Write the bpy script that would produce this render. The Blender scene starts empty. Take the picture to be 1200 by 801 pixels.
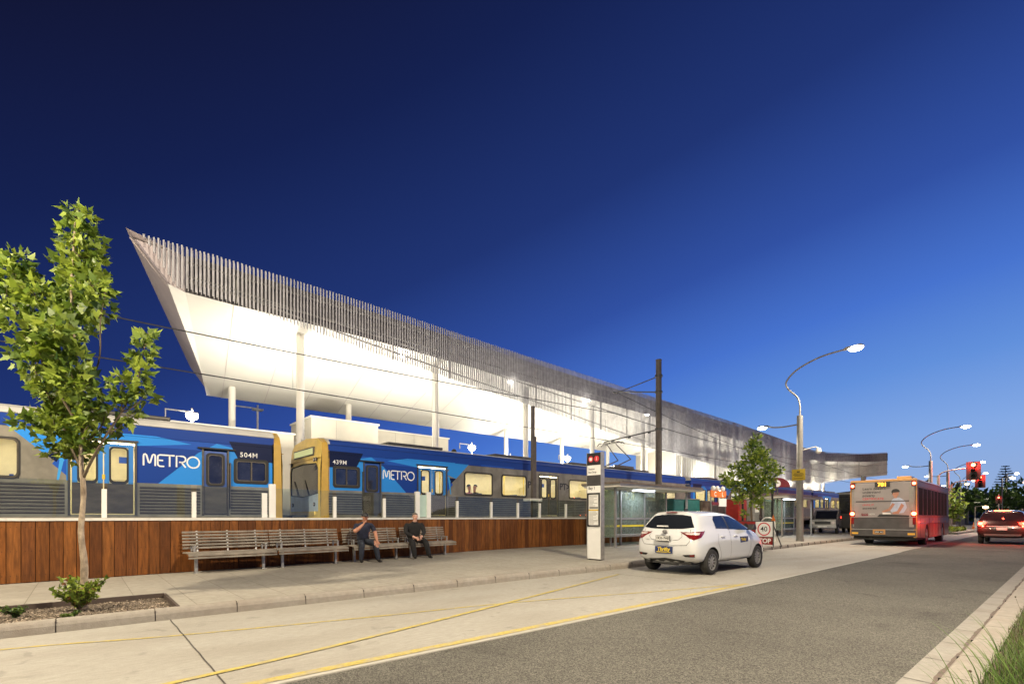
import bpy, bmesh, math, random
from math import sin, cos, pi, radians as R
from mathutils import Vector, Matrix
from mathutils.bvhtree import BVHTree
random.seed(7)
scene = bpy.context.scene
COL = scene.collection

# ------------------------------------------------------------------ materials
def _n(nt, t, **k):
    n = nt.nodes.new(t)
    for a, b in k.items(): setattr(n, a, b)
    return n
def new_mat(name):
    m = bpy.data.materials.new(name); m.use_nodes = True
    nt = m.node_tree; nt.nodes.clear()
    out = _n(nt, 'ShaderNodeOutputMaterial'); b = _n(nt, 'ShaderNodeBsdfPrincipled')
    nt.links.new(b.outputs[0], out.inputs[0])
    return m, nt, b, out
def mat(name, col, rough=.6, metal=0, var=.12, scale=6, bump=0, bscale=40, spec=.5, coat=0, stretch=(1,1,1), dirt=None, dscale=1.5, damt=.5):
    """base colour broken up by noise of the surface itself, optional second 'dirt' colour in patches, optional bump"""
    m, nt, b, out = new_mat(name); L = nt.links.new
    b.inputs['Roughness'].default_value = rough; b.inputs['Metallic'].default_value = metal
    b.inputs['Specular IOR Level'].default_value = spec; b.inputs['Coat Weight'].default_value = coat
    tc = _n(nt, 'ShaderNodeTexCoord'); mp = _n(nt, 'ShaderNodeMapping'); mp.inputs['Scale'].default_value = stretch
    L(tc.outputs['Object'], mp.inputs[0])
    no = _n(nt, 'ShaderNodeTexNoise'); no.inputs['Scale'].default_value = scale; no.inputs['Detail'].default_value = 6
    L(mp.outputs[0], no.inputs['Vector'])
    mr = _n(nt, 'ShaderNodeMapRange'); mr.inputs['From Min'].default_value = .3; mr.inputs['From Max'].default_value = .7
    mr.inputs['To Min'].default_value = 1-var; mr.inputs['To Max'].default_value = 1+var
    L(no.outputs[0], mr.inputs['Value'])
    mul = _n(nt, 'ShaderNodeVectorMath', operation='SCALE'); mul.inputs[0].default_value = col[:3]
    L(mr.outputs[0], mul.inputs['Scale'])
    last = mul.outputs[0]
    if dirt:
        n2 = _n(nt, 'ShaderNodeTexNoise'); n2.inputs['Scale'].default_value = dscale; n2.inputs['Detail'].default_value = 8
        L(mp.outputs[0], n2.inputs['Vector'])
        r2 = _n(nt, 'ShaderNodeMapRange'); r2.inputs['From Min'].default_value = .45; r2.inputs['From Max'].default_value = .72; r2.inputs['To Max'].default_value = damt
        L(n2.outputs[0], r2.inputs['Value'])
        mx = _n(nt, 'ShaderNodeMix', data_type='RGBA'); L(r2.outputs[0], mx.inputs[0]); L(last, mx.inputs[6]); mx.inputs[7].default_value = (*dirt, 1)
        last = mx.outputs[2]
    L(last, b.inputs['Base Color'])
    if bump:
        n3 = _n(nt, 'ShaderNodeTexNoise'); n3.inputs['Scale'].default_value = bscale; n3.inputs['Detail'].default_value = 4
        L(mp.outputs[0], n3.inputs['Vector'])
        bp = _n(nt, 'ShaderNodeBump'); bp.inputs['Strength'].default_value = bump; bp.inputs['Distance'].default_value = .02
        L(n3.outputs[0], bp.inputs['Height']); L(bp.outputs[0], b.inputs['Normal'])
    return m
def emis(name, col, s):
    m, nt, b, out = new_mat(name)
    b.inputs['Base Color'].default_value = (*col, 1); b.inputs['Emission Color'].default_value = (*col, 1)
    b.inputs['Emission Strength'].default_value = s
    return m
def glass(name, tint=(.9, .95, .92), refl=.12, rough=.02):
    """thin pane: see-through, tinted, with a fresnel reflection"""
    m = bpy.data.materials.new(name); m.use_nodes = True; nt = m.node_tree; nt.nodes.clear(); L = nt.links.new
    out = _n(nt, 'ShaderNodeOutputMaterial'); tr = _n(nt, 'ShaderNodeBsdfTransparent'); gl = _n(nt, 'ShaderNodeBsdfGlossy')
    tr.inputs[0].default_value = (*tint, 1); gl.inputs['Roughness'].default_value = rough
    lw = _n(nt, 'ShaderNodeLayerWeight'); lw.inputs[0].default_value = .35
    ad = _n(nt, 'ShaderNodeMath', operation='MULTIPLY_ADD'); ad.inputs[1].default_value = .7; ad.inputs[2].default_value = refl
    L(lw.outputs['Fresnel'], ad.inputs[0]); mx = _n(nt, 'ShaderNodeMixShader')
    L(ad.outputs[0], mx.inputs[0]); L(tr.outputs[0], mx.inputs[1]); L(gl.outputs[0], mx.inputs[2]); L(mx.outputs[0], out.inputs[0])
    return m

M = {}
M['asphalt'] = mat('asphalt', (.122, .116, .100), .9, spec=.3, var=.10, scale=14, bump=1, bscale=70, dirt=(.082, .077, .067), dscale=.45, damt=.8)
M['concrete_lane'] = mat('concrete_lane', (.325, .308, .27), .8, var=.10, scale=22, bump=.12, bscale=90, dirt=(.245, .222, .185), dscale=1.1, damt=.7, stretch=(1, .35, 1))
M['kerb'] = mat('kerb_concrete', (.29, .262, .222), .8, var=.12, scale=14, bump=.3, bscale=70, dirt=(.25, .21, .17), dscale=3, damt=.6)
M['gutter'] = mat('gutter_concrete', (.27, .255, .225), .8, var=.12, scale=14, bump=.2, bscale=70, dirt=(.2, .17, .14), dscale=2.5, damt=.5)
M['groove'] = mat('gutter_dirt_shadow', (.13, .10, .085), .9, var=.3, scale=12)
M['joint'] = mat('joint_sealant', (.06, .05, .045), .8, var=.3, scale=10)
M['dirt'] = mat('dark_ground', (.05, .045, .035), .95, var=.4, scale=2, bump=.5, bscale=10)
M['soil'] = mat('soil', (.14, .11, .08), .95, var=.35, scale=30, bump=1, bscale=60)
M['ballast'] = mat('ballast', (.14, .12, .10), .95, var=.4, scale=18, bump=1, bscale=18)
M['chip'] = mat('mulch_chip', (.36, .29, .22), .9, var=.5, scale=8)
M['platform'] = mat('platform_concrete', (.45, .43, .39), .7, var=.1, scale=6)
M['edge_dark'] = mat('edging', (.07, .05, .04), .8)
for i, c in enumerate([(.150, .052, .012), (.185, .064, .014), (.105, .035, .009), (.215, .078, .018), (.145, .050, .013)]):
    M['timber%d' % i] = mat('timber_%d' % i, c, .6, spec=.2, var=.3, scale=5, stretch=(6, 6, .7), bump=.25, bscale=25, dirt=(.065, .024, .008), dscale=2.4, damt=.75)
M['gap'] = mat('dark_gap', (.02, .012, .008), .9)
M['coping'] = mat('coping', (.62, .60, .55), .6, var=.06)
M['galv'] = mat('galvanised_steel', (.34, .335, .32), .45, metal=.6, var=.15, scale=9)
M['pole'] = mat('pole_grey', (.25, .24, .22), .5, metal=.3, var=.1, scale=7)
M['darksteel'] = mat('dark_steel', (.06, .06, .06), .5, metal=.3, var=.2)
M['mast'] = mat('mast_brown_steel', (.085, .07, .06), .6, var=.2)
M['whitepost'] = mat('white_post', (.70, .69, .66), .5, var=.05)
M['greyslat'] = mat('weathered_slat', (.23, .20, .16), .65, var=.35, scale=7, stretch=(1, .6, 1), dirt=(.16, .14, .12), dscale=5, damt=.5)
M['balglass'] = glass('balustrade_glass', (.80, .88, .82), .04)
M['frost'] = mat('frosted_green_glass', (.45, .60, .52), .25, var=.05)
M['shglass'] = None
M['winglass'] = glass('window_glass', (.86, .88, .84), .05)
M['darkglass'] = mat('dark_glass', (.012, .014, .018), .06, spec=.6, var=.1, bump=.5, bscale=2.5)
M['cabglass'] = mat('cab_glass', (.02, .022, .03), .07, spec=1, var=.5, scale=3)
M['stainless'] = mat('stainless_steel', (.095, .083, .064), .42, metal=.35, spec=.3, var=.22, scale=3, stretch=(1, 1, 3), dirt=(.045, .038, .030), dscale=1.2, damt=.5)
M['stainless_d'] = mat('stainless_dark', (.09, .085, .075), .4, metal=.7, var=.15, scale=5)
M['trainroof'] = mat('train_roof', (.50, .49, .45), .6, var=.1, scale=2)
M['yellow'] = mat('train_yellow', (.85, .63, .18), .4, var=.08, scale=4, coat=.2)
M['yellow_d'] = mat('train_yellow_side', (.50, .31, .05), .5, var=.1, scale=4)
M['blackrub'] = mat('black_rubber', (.018, .018, .018), .7)
M['lblue'] = mat('livery_light_blue', (.035, .20, .55), .35, var=.05, coat=.2)
M['mblue'] = mat('livery_blue', (.02, .075, .32), .35, var=.05, coat=.2)
M['dblue'] = mat('livery_dark_blue', (.014, .050, .26), .35, var=.05, coat=.2)
M['palefront'] = mat('train_front_pale', (.58, .68, .85), .4, var=.15, scale=3)
M['white'] = mat('white_paint', (.78, .78, .76), .45, var=.03)
M['cream'] = mat('cream_lining', (.70, .64, .48), .6, var=.05)
M['canopywhite'] = mat('canopy_white', (.80, .775, .71), .6, var=.02, scale=1)
M['prow'] = mat('prow_panel', (.60, .53, .53), .55, var=.05, scale=2)
M['batten'] = mat('aluminium_batten', (.50, .495, .505), .5, metal=.1, var=.2, scale=4)
M['backing'] = mat('fascia_backing', (.10, .093, .098), .7, var=.1)
M['bldg'] = mat('station_cream', (.66, .62, .52), .7, var=.04, scale=2)
M['wire'] = mat('wire', (.03, .03, .035), .6)
M['bark'] = mat('bark_pale', (.40, .32, .23), .85, var=.35, scale=14, bump=.8, bscale=30, dirt=(.17, .12, .08), dscale=9, damt=.8, stretch=(1, 1, .6))
M['bark_d'] = mat('bark_dark', (.13, .10, .065), .9, var=.3)
M['red'] = mat('red_paint', (.26, .015, .012), .4, var=.08)
M['maroon'] = mat('maroon', (.16, .02, .03), .4, var=.08)
M['orange'] = mat('orange_paint', (.65, .16, .02), .5, var=.05)
M['amber'] = mat('amber_paint', (.75, .42, .04), .5, var=.06)
M['signyellow'] = mat('sign_yellow', (.62, .44, .03), .5, var=.06)
M['teal'] = mat('teal_panel', (.015, .14, .13), .5, var=.15, scale=4)
M['brown'] = mat('brown_panel', (.17, .13, .10), .6, var=.15)
M['black'] = mat('black_paint', (.015, .015, .016), .5, var=.1)
M['yline'] = mat('yellow_line', (.43, .345, .105), .8, var=.2, scale=22, spec=.2, dirt=(.33, .30, .24), dscale=5, damt=1)
M['wline'] = mat('pale_strip', (.40, .385, .34), .8, var=.1, scale=12)
M['skin'] = mat('skin', (.42, .20, .13), .5, var=.12, scale=9)
M['skin_pale'] = mat('skin_pale', (.58, .33, .25), .5, var=.1, scale=9)
M['hair'] = mat('hair_grey', (.16, .14, .12), .8, var=.3, scale=40)
M['navy'] = mat('navy_cloth', (.018, .022, .045), .85, var=.35, scale=12, bump=1, bscale=9)
M['jeans'] = mat('dark_trousers', (.02, .025, .04), .85, var=.35, scale=12, bump=1, bscale=9)
M['blackcloth'] = mat('black_cloth', (.011, .011, .012), .9, var=.35, scale=12, bump=1, bscale=9)
M['shoe'] = mat('shoe', (.02, .018, .016), .5)
M['carwhite'] = mat('car_white', (.66, .67, .68), .18, var=.015, scale=2, coat=.8)
M['carblack'] = mat('car_dark', (.02, .014, .014), .2, var=.05, coat=.8)
M['carsilver'] = mat('car_silver', (.33, .32, .30), .3, metal=.5, var=.05, coat=.5)
M['tyre'] = mat('tyre', (.025, .024, .023), .85, var=.2, scale=20)
M['rim'] = mat('rim', (.30, .30, .30), .35, metal=.4)
M['under'] = mat('underbody', (.02, .02, .02), .8)
M['tailred'] = mat('tail_lens_red', (.16, .008, .008), .12, coat=.8, var=.1)
M['tailclear'] = mat('tail_lens_clear', (.62, .55, .53), .15, coat=.8, var=.2, scale=30)
M['plate'] = mat('number_plate', (.62, .62, .60), .5)
M['stickerblue'] = mat('sticker_navy', (.015, .03, .12), .5)
M['stickeryel'] = mat('sticker_yellow', (.75, .55, .03), .5)
M['busorange'] = mat('bus_orange', (.50, .25, .07), .35, var=.05, coat=.4)
M['busside'] = mat('bus_side', (.52, .42, .37), .35, var=.06, coat=.4)
M['busred'] = mat('bus_skirt_red', (.55, .13, .05), .35, var=.06, coat=.4)
M['adtan'] = mat('advert_tan', (.27, .245, .24), .5, var=.12, scale=1.5)
M['adgrey'] = mat('advert_dark', (.055, .053, .055), .5, var=.3, scale=3)
M['adred'] = mat('advert_red', (.55, .03, .04), .5)
M['adshirt'] = mat('advert_shirt', (.40, .47, .60), .6, var=.15)
M['grn'] = mat('plant_green', (.06, .13, .025), .6, var=.4, scale=3)
M['hill'] = mat('hill_scrub', (.022, .028, .024), .95, var=.6, scale=.05, bump=1, bscale=.2)
M['e_white'] = emis('lamp_white', (1, .93, .82), 40)
M['e_warm'] = emis('lamp_warm', (1, .62, .25), 14)
M['e_cool'] = emis('lamp_cool', (.80, .9, 1), 9)
M['e_red'] = emis('lamp_red', (1, .04, .02), 9)
M['e_redhot'] = emis('lamp_red_hot', (1, .13, .05), 22)
M['e_amberled'] = emis('led_amber', (1, .45, .03), 3.2)
M['e_train'] = emis('train_ceiling_light', (1, .88, .60), 15)
M['e_screen'] = emis('screen_blue', (.45, .75, .95), .8)
M['e_blue'] = emis('sign_blue_lit', (.15, .45, 1), 2.2)
M['buswin'] = mat('bus_window', (.02, .016, .016), .08, spec=.8, var=.3)
_b = [n for n in M['buswin'].node_tree.nodes if n.type == 'BSDF_PRINCIPLED'][0]; _b.inputs['Emission Color'].default_value = (.55, .25, .18, 1); _b.inputs['Emission Strength'].default_value = .045
M['e_dest'] = emis('destination_lit', (.55, .60, .32), .5)

def leafmat(name, a, b, tr=.35):
    m = bpy.data.materials.new(name); m.use_nodes = True; nt = m.node_tree; nt.nodes.clear(); L = nt.links.new
    out = _n(nt, 'ShaderNodeOutputMaterial'); tc = _n(nt, 'ShaderNodeTexCoord'); no = _n(nt, 'ShaderNodeTexNoise')
    no.inputs['Scale'].default_value = 3.2; no.inputs['Detail'].default_value = 5; L(tc.outputs['Object'], no.inputs['Vector'])
    cr = _n(nt, 'ShaderNodeValToRGB'); cr.color_ramp.elements[0].position = .35; cr.color_ramp.elements[1].position = .65
    cr.color_ramp.elements[0].color = (*a, 1); cr.color_ramp.elements[1].color = (*b, 1); L(no.outputs[0], cr.inputs[0])
    p = _n(nt, 'ShaderNodeBsdfPrincipled'); p.inputs['Roughness'].default_value = .5
    t = _n(nt, 'ShaderNodeBsdfTranslucent'); L(cr.outputs[0], p.inputs['Base Color']); L(cr.outputs[0], t.inputs[0])
    mx = _n(nt, 'ShaderNodeMixShader'); mx.inputs[0].default_value = tr
    L(p.outputs[0], mx.inputs[1]); L(t.outputs[0], mx.inputs[2]); L(mx.outputs[0], out.inputs[0]); return m
M['leafA'] = leafmat('leaf_young', (.22, .31, .035), (.34, .42, .06))
M['leafB'] = leafmat('leaf_old', (.11, .18, .025), (.17, .25, .04))
M['leafR'] = leafmat('leaf_red_tip', (.30, .12, .05), (.25, .20, .05))
M['leafC'] = leafmat('leaf_dark', (.035, .075, .018), (.08, .14, .03))
M['blade'] = leafmat('grass_blade', (.10, .19, .03), (.20, .32, .06))
M['bladedry'] = leafmat('grass_dry', (.07, .05, .03), (.15, .11, .055))

def paver_mat():
    m = mat('footpath_pavers', (.34, .315, .265), .75, var=.12, scale=9, bump=.15, bscale=60, dirt=(.28, .25, .21), dscale=1.1, damt=.5)
    nt = m.node_tree; L = nt.links.new
    b = [n for n in nt.nodes if n.type == 'BSDF_PRINCIPLED'][0]; src = b.inputs['Base Color'].links[0].from_socket
    tc = [n for n in nt.nodes if n.type == 'TEX_COORD'][0]
    br = _n(nt, 'ShaderNodeTexBrick'); br.inputs['Scale'].default_value = 1; br.inputs['Brick Width'].default_value = .9; br.inputs['Row Height'].default_value = .6
    br.inputs['Mortar Size'].default_value = .006; br.inputs['Mortar Smooth'].default_value = .3
    br.inputs['Color1'].default_value = (1, 1, 1, 1); br.inputs['Color2'].default_value = (.86, .86, .85, 1); br.inputs['Mortar'].default_value = (.55, .53, .5, 1)
    L(tc.outputs['Object'], br.inputs['Vector'])
    mx = _n(nt, 'ShaderNodeMix', data_type='RGBA', blend_type='MULTIPLY'); mx.inputs[0].default_value = 1
    L(src, mx.inputs[6]); L(br.outputs[0], mx.inputs[7]); L(mx.outputs[2], b.inputs['Base Color'])
    return m
M['paver'] = paver_mat()

def aggregate(m, scale, lo, hi):
    nt = m.node_tree; L = nt.links.new; b = [n for n in nt.nodes if n.type == 'BSDF_PRINCIPLED'][0]; src = b.inputs['Base Color'].links[0].from_socket
    tc = [n for n in nt.nodes if n.type == 'TEX_COORD'][0]; vo = _n(nt, 'ShaderNodeTexVoronoi'); vo.inputs['Scale'].default_value = scale; L(tc.outputs['Object'], vo.inputs['Vector'])
    sp = _n(nt, 'ShaderNodeSeparateColor'); L(vo.outputs['Color'], sp.inputs[0]); mr = _n(nt, 'ShaderNodeMapRange'); mr.inputs['To Min'].default_value = lo; mr.inputs['To Max'].default_value = hi; L(sp.outputs[0], mr.inputs['Value'])
    mu = _n(nt, 'ShaderNodeVectorMath', operation='SCALE'); L(src, mu.inputs[0]); L(mr.outputs[0], mu.inputs['Scale']); L(mu.outputs[0], b.inputs['Base Color'])
def spots(m, scale, a, b, k):
    nt = m.node_tree; L = nt.links.new; bs = [n for n in nt.nodes if n.type == 'BSDF_PRINCIPLED'][0]; src = bs.inputs['Base Color'].links[0].from_socket
    tc = [n for n in nt.nodes if n.type == 'TEX_COORD'][0]; no = _n(nt, 'ShaderNodeTexNoise'); no.inputs['Scale'].default_value = scale; no.inputs['Detail'].default_value = 3; no.inputs['Distortion'].default_value = .6; L(tc.outputs['Object'], no.inputs['Vector'])
    mr = _n(nt, 'ShaderNodeMapRange'); mr.inputs['From Min'].default_value = a; mr.inputs['From Max'].default_value = b; mr.inputs['To Min'].default_value = 1; mr.inputs['To Max'].default_value = k; L(no.outputs[0], mr.inputs['Value'])
    mu = _n(nt, 'ShaderNodeVectorMath', operation='SCALE'); L(src, mu.inputs[0]); L(mr.outputs[0], mu.inputs['Scale']); L(mu.outputs[0], bs.inputs['Base Color'])
def shelter_glass():
    """pane with an etched mottled pattern"""
    m = bpy.data.materials.new('etched_glass'); m.use_nodes = True; nt = m.node_tree; nt.nodes.clear(); L = nt.links.new
    out = _n(nt, 'ShaderNodeOutputMaterial'); tc = _n(nt, 'ShaderNodeTexCoord'); vo = _n(nt, 'ShaderNodeTexNoise')
    vo.inputs['Scale'].default_value = 16; vo.inputs['Detail'].default_value = 3; vo.inputs['Distortion'].default_value = 2; L(tc.outputs['Object'], vo.inputs['Vector'])
    cr = _n(nt, 'ShaderNodeValToRGB'); cr.color_ramp.elements[0].position = .42; cr.color_ramp.elements[1].position = .58; L(vo.outputs[0], cr.inputs[0])
    cr.color_ramp.elements[0].color = (.12, .12, .12, 1); cr.color_ramp.elements[1].color = (.6, .6, .6, 1)
    tr = _n(nt, 'ShaderNodeBsdfTransparent'); tr.inputs[0].default_value = (.75, .85, .78, 1); p = _n(nt, 'ShaderNodeBsdfPrincipled')
    p.inputs['Base Color'].default_value = (.26, .30, .26, 1); p.inputs['Roughness'].default_value = .2
    mx = _n(nt, 'ShaderNodeMixShader'); L(cr.outputs[0], mx.inputs[0]); L(tr.outputs[0], mx.inputs[1]); L(p.outputs[0], mx.inputs[2]); L(mx.outputs[0], out.inputs[0])
    return m
M['shglass'] = shelter_glass()

def livery_mat():
    """painted side of a carriage: stainless, with convex livery polygons given in (distance from cab, height)"""
    m = mat('carriage_livery', (.24, .222, .18), .42, metal=.4, spec=.10, var=.22, scale=3, dirt=(.15, .135, .11), dscale=1.2, damt=.5)
    nt = m.node_tree; L = nt.links.new
    b = [n for n in nt.nodes if n.type == 'BSDF_PRINCIPLED'][0]; last = b.inputs['Base Color'].links[0].from_socket
    tc = [n for n in nt.nodes if n.type == 'TEX_COORD'][0]
    def mask(poly):
        c = (sum(p[0] for p in poly)/len(poly), sum(p[1] for p in poly)/len(poly)); acc = None
        for (a, z), (a2, z2) in zip(poly, poly[1:]+poly[:1]):
            ny, nz = -(z2-z), (a2-a)
            if ny*(c[0]-a)+nz*(c[1]-z) < 0: ny, nz = -ny, -nz
            d = _n(nt, 'ShaderNodeVectorMath', operation='DOT_PRODUCT'); L(tc.outputs['Object'], d.inputs[0]); d.inputs[1].default_value = (0, ny, nz)
            g = _n(nt, 'ShaderNodeMath', operation='GREATER_THAN'); L(d.outputs['Value'], g.inputs[0]); g.inputs[1].default_value = ny*a+nz*z
            if acc is None: acc = g.outputs[0]
            else:
                k = _n(nt, 'ShaderNodeMath', operation='MULTIPLY'); L(acc, k.inputs[0]); L(g.outputs[0], k.inputs[1]); acc = k.outputs[0]
        return acc
    mid, light, dark, navy = (.020, .085, .40), (.032, .24, .68), (.014, .050, .26), (.007, .013, .05)
    layers = [([(0, 2.24), (5.45, 2.24), (5.2, 2.62), (6.0, 3.46), (6.0, 3.56), (0, 3.56)], mid),
              ([(-1, 3.43), (24, 3.43), (24, 3.8), (-1, 3.8)], dark),
              ([(2.15, 2.24), (3.7, 2.24), (3.7, 3.2), (2.15, 3.2)], dark),
              ([(.3, 2.24), (3.15, 2.24), (2.25, 3.12), (1.8, 3.42), (.3, 3.1)], light),
              ([(2.4, 3.34), (3.2, 3.48), (5.3, 3.48), (5.5, 3.22), (3.7, 3.18)], light),
              ([(3.6, 2.24), (4.95, 2.24), (4.95, 3.2), (3.6, 3.2)], (.028, .17, .50)),
              ([(4.9, 3.0), (5.35, 2.86), (5.97, 3.46), (5.2, 3.46)], light),
              ([(4.95, 2.95), (5.05, 2.9), (5.12, 2.24), (5.08, 2.24)], (.05, .30, .66)),
              ([(4.98, 2.72), (5.28, 2.88), (5.3, 2.85), (5.0, 2.68)], (.05, .30, .66)),
              ([(5.05, 2.88), (5.35, 2.86), (5.12, 2.66)], navy),
              ([(.3, 3.52), (1.5, 3.52), (1.25, 3.0), (.3, 2.98)], navy),
              ([(6.6, 3.44), (8.4, 3.44), (8.4, 3.5), (6.6, 3.5)], mid)]
    tot = None
    for poly, colr in layers:
        k = mask(poly); mx = _n(nt, 'ShaderNodeMix', data_type='RGBA'); L(k, mx.inputs[0]); L(last, mx.inputs[6]); mx.inputs[7].default_value = (*colr, 1); last = mx.outputs[2]
        if tot is None: tot = k
        else:
            q = _n(nt, 'ShaderNodeMath', operation='MAXIMUM'); L(tot, q.inputs[0]); L(k, q.inputs[1]); tot = q.outputs[0]
    L(last, b.inputs['Base Color'])
    r = _n(nt, 'ShaderNodeMath', operation='MULTIPLY_ADD'); L(tot, r.inputs[0]); r.inputs[1].default_value = -.4; r.inputs[2].default_value = .4; L(r.outputs[0], b.inputs['Metallic'])
    return m
M['livery'] = livery_mat()
aggregate(M['asphalt'], 110, .35, 1.75); spots(M['asphalt'], 1.1, .60, .72, .72); spots(M['concrete_lane'], 3.5, .63, .72, .80); spots(M['paver'], 4.5, .62, .70, .80); spots(M['coping'], 5, .58, .7, .85); aggregate(M['concrete_lane'], 120, .93, 1.07)

# ------------------------------------------------------------------ mesh builder
class MB:
    def __init__(s): s.v = []; s.f = []; s.m = []
    def add(s, vs, fs, mi=0):
        o = len(s.v); s.v += [tuple(v) for v in vs]
        for f in fs: s.f.append([i+o for i in f]); s.m.append(mi)
        return s
    def quad(s, a, b, c, d, mi=0): return s.add([a, b, c, d], [(0, 1, 2, 3)], mi)
    def box(s, x0, x1, y0, y1, z0, z1, mi=0):
        return s.add([(x, y, z) for x in (x0, x1) for y in (y0, y1) for z in (z0, z1)],
                     [(0, 1, 3, 2), (4, 6, 7, 5), (0, 4, 5, 1), (2, 3, 7, 6), (0, 2, 6, 4), (1, 5, 7, 3)], mi)
    def bar(s, p, q, w, h, mi=0, up=(0, 0, 1)):
        p, q = Vector(p), Vector(q); d = (q-p).normalized(); u = Vector(up)
        if abs(d.dot(u)) > .98: u = Vector((1, 0, 0))
        r = d.cross(u).normalized()*w/2; u = r.cross(d).normalized()*h/2
        return s.add([e+a*r+b*u for e in (p, q) for a in (-1, 1) for b in (-1, 1)],
                     [(0, 1, 3, 2), (4, 6, 7, 5), (0, 4, 5, 1), (2, 3, 7, 6), (0, 2, 6, 4), (1, 5, 7, 3)], mi)
    def tube(s, pts, rad, n=8, mi=0, cap=True):
        pts = [Vector(p) for p in pts]
        if not hasattr(rad, '__len__'): rad = [rad]*len(pts)
        vs = []; ref = None
        for i, p in enumerate(pts):
            d = (pts[min(i+1, len(pts)-1)]-pts[max(i-1, 0)]).normalized()
            if ref is None: ref = Vector((1, 0, 0)) if abs(d.x) < .9 else Vector((0, 1, 0))
            a = (ref-d*ref.dot(d)).normalized(); ref = a; b = d.cross(a)
            vs += [p+(a*cos(2*pi*k/n)+b*sin(2*pi*k/n))*rad[i] for k in range(n)]
        fs = [(i*n+k, i*n+(k+1) % n, (i+1)*n+(k+1) % n, (i+1)*n+k) for i in range(len(pts)-1) for k in range(n)]
        if cap: fs += [tuple(range(n))[::-1], tuple(range((len(pts)-1)*n, len(pts)*n))]
        return s.add(vs, fs, mi)
    def ball(s, c, r, mi=0, nu=10, nv=6, sc=(1, 1, 1)):
        vs = [(c[0]+sc[0]*r*sin(pi*j/nv)*cos(2*pi*i/nu), c[1]+sc[1]*r*sin(pi*j/nv)*sin(2*pi*i/nu), c[2]+sc[2]*r*cos(pi*j/nv)) for j in range(nv+1) for i in range(nu)]
        return s.add(vs, [(j*nu+i, (j+1)*nu+i, (j+1)*nu+(i+1) % nu, j*nu+(i+1) % nu) for j in range(nv) for i in range(nu)], mi)
    def prism(s, poly, axis, a, b, mi=0):
        """poly: 2-D points in the plane across 'axis', extruded from a to b"""
        def P(u, v, t): return {'x': (t, u, v), 'y': (u, t, v), 'z': (u, v, t)}[axis]
        n = len(poly)
        return s.add([P(u, v, a) for u, v in poly]+[P(u, v, b) for u, v in poly],
                     [tuple(range(n))[::-1], tuple(range(n, 2*n))]+[(i, (i+1) % n, n+(i+1) % n, n+i) for i in range(n)], mi)
    def ring(s, inner, outer, axis, a, b, mi=0):
        """closed frame between two outlines of equal point count"""
        def P(u, v, t): return {'x': (t, u, v), 'y': (u, t, v), 'z': (u, v, t)}[axis]
        n = len(inner); vs = [P(*p, a) for p in inner]+[P(*p, a) for p in outer]+[P(*p, b) for p in inner]+[P(*p, b) for p in outer]
        fs = []
        for i in range(n):
            j = (i+1) % n
            fs += [(i, j, n+j, n+i), (2*n+i, 3*n+i, 3*n+j, 2*n+j), (i, 2*n+i, 2*n+j, j), (n+i, n+j, 3*n+j, 3*n+i)]
        return s.add(vs, fs, mi)
    def merge(s, o, mt=None, mi=None):
        k = len(s.v); s.v += [tuple(mt @ Vector(v)) if mt else v for v in o.v]
        s.f += [[i+k for i in f] for f in o.f]; s.m += o.m if mi is None else [mi]*len(o.m); return s
    def build(s, name, mats, parent=None, smooth=False, bevel=0, loc=None, rz=None):
        if not isinstance(mats, (list, tuple)): mats = [mats]
        me = bpy.data.meshes.new(name); me.from_pydata(s.v, [], s.f)
        for m in mats: me.materials.append(M[m] if isinstance(m, str) else m)
        me.polygons.foreach_set('material_index', s.m)
        if smooth: me.polygons.foreach_set('use_smooth', [True]*len(s.f))
        me.update()
        return link(name, me, parent, bevel, loc, rz)
def fixnormals(me):
    bm = bmesh.new(); bm.from_mesh(me); bmesh.ops.recalc_face_normals(bm, faces=bm.faces); bm.to_mesh(me); bm.free()
def link(name, me, parent=None, bevel=0, loc=None, rz=None):
    fixnormals(me)
    o = bpy.data.objects.new(name, me); COL.objects.link(o)
    if parent: o.parent = parent
    if loc: o.location = loc
    if rz: o.rotation_euler.z = rz
    if bevel:
        b = o.modifiers.new('bevel', 'BEVEL'); b.width = bevel; b.segments = 2; b.limit_method = 'ANGLE'
    return o
def thing(name, label, cat, loc=(0, 0, 0), rz=0, group=None):
    o = bpy.data.objects.new(name, None); COL.objects.link(o); o.location = loc; o.rotation_euler.z = rz; o.empty_display_size = .1
    return tag(o, label, cat, group)
def tag(o, label, cat, group=None, kind=None):
    o['label'] = label; o['category'] = cat
    if group: o['group'] = group
    if kind: o['kind'] = kind
    return o
def struct(o): o['kind'] = 'structure'; return o
def copy_tree(o, parent=None):
    c = o.copy(); COL.objects.link(c)
    if parent: c.parent = parent
    for ch in list(o.children): copy_tree(ch, c)
    return c
def again(o, label, loc, rz=0):
    c = copy_tree(o); c.location = loc; c.rotation_euler.z = rz; c['label'] = label; return c
def rrect(y0, y1, z0, z1, r, n=4):
    out = []
    for cx, cy, a in ((y1-r, z1-r, 0), (y0+r, z1-r, 90), (y0+r, z0+r, 180), (y1-r, z0+r, 270)):
        out += [(cx+r*cos(R(a+90*k/n)), cy+r*sin(R(a+90*k/n))) for k in range(n+1)]
    return out
_font = {}
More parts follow.
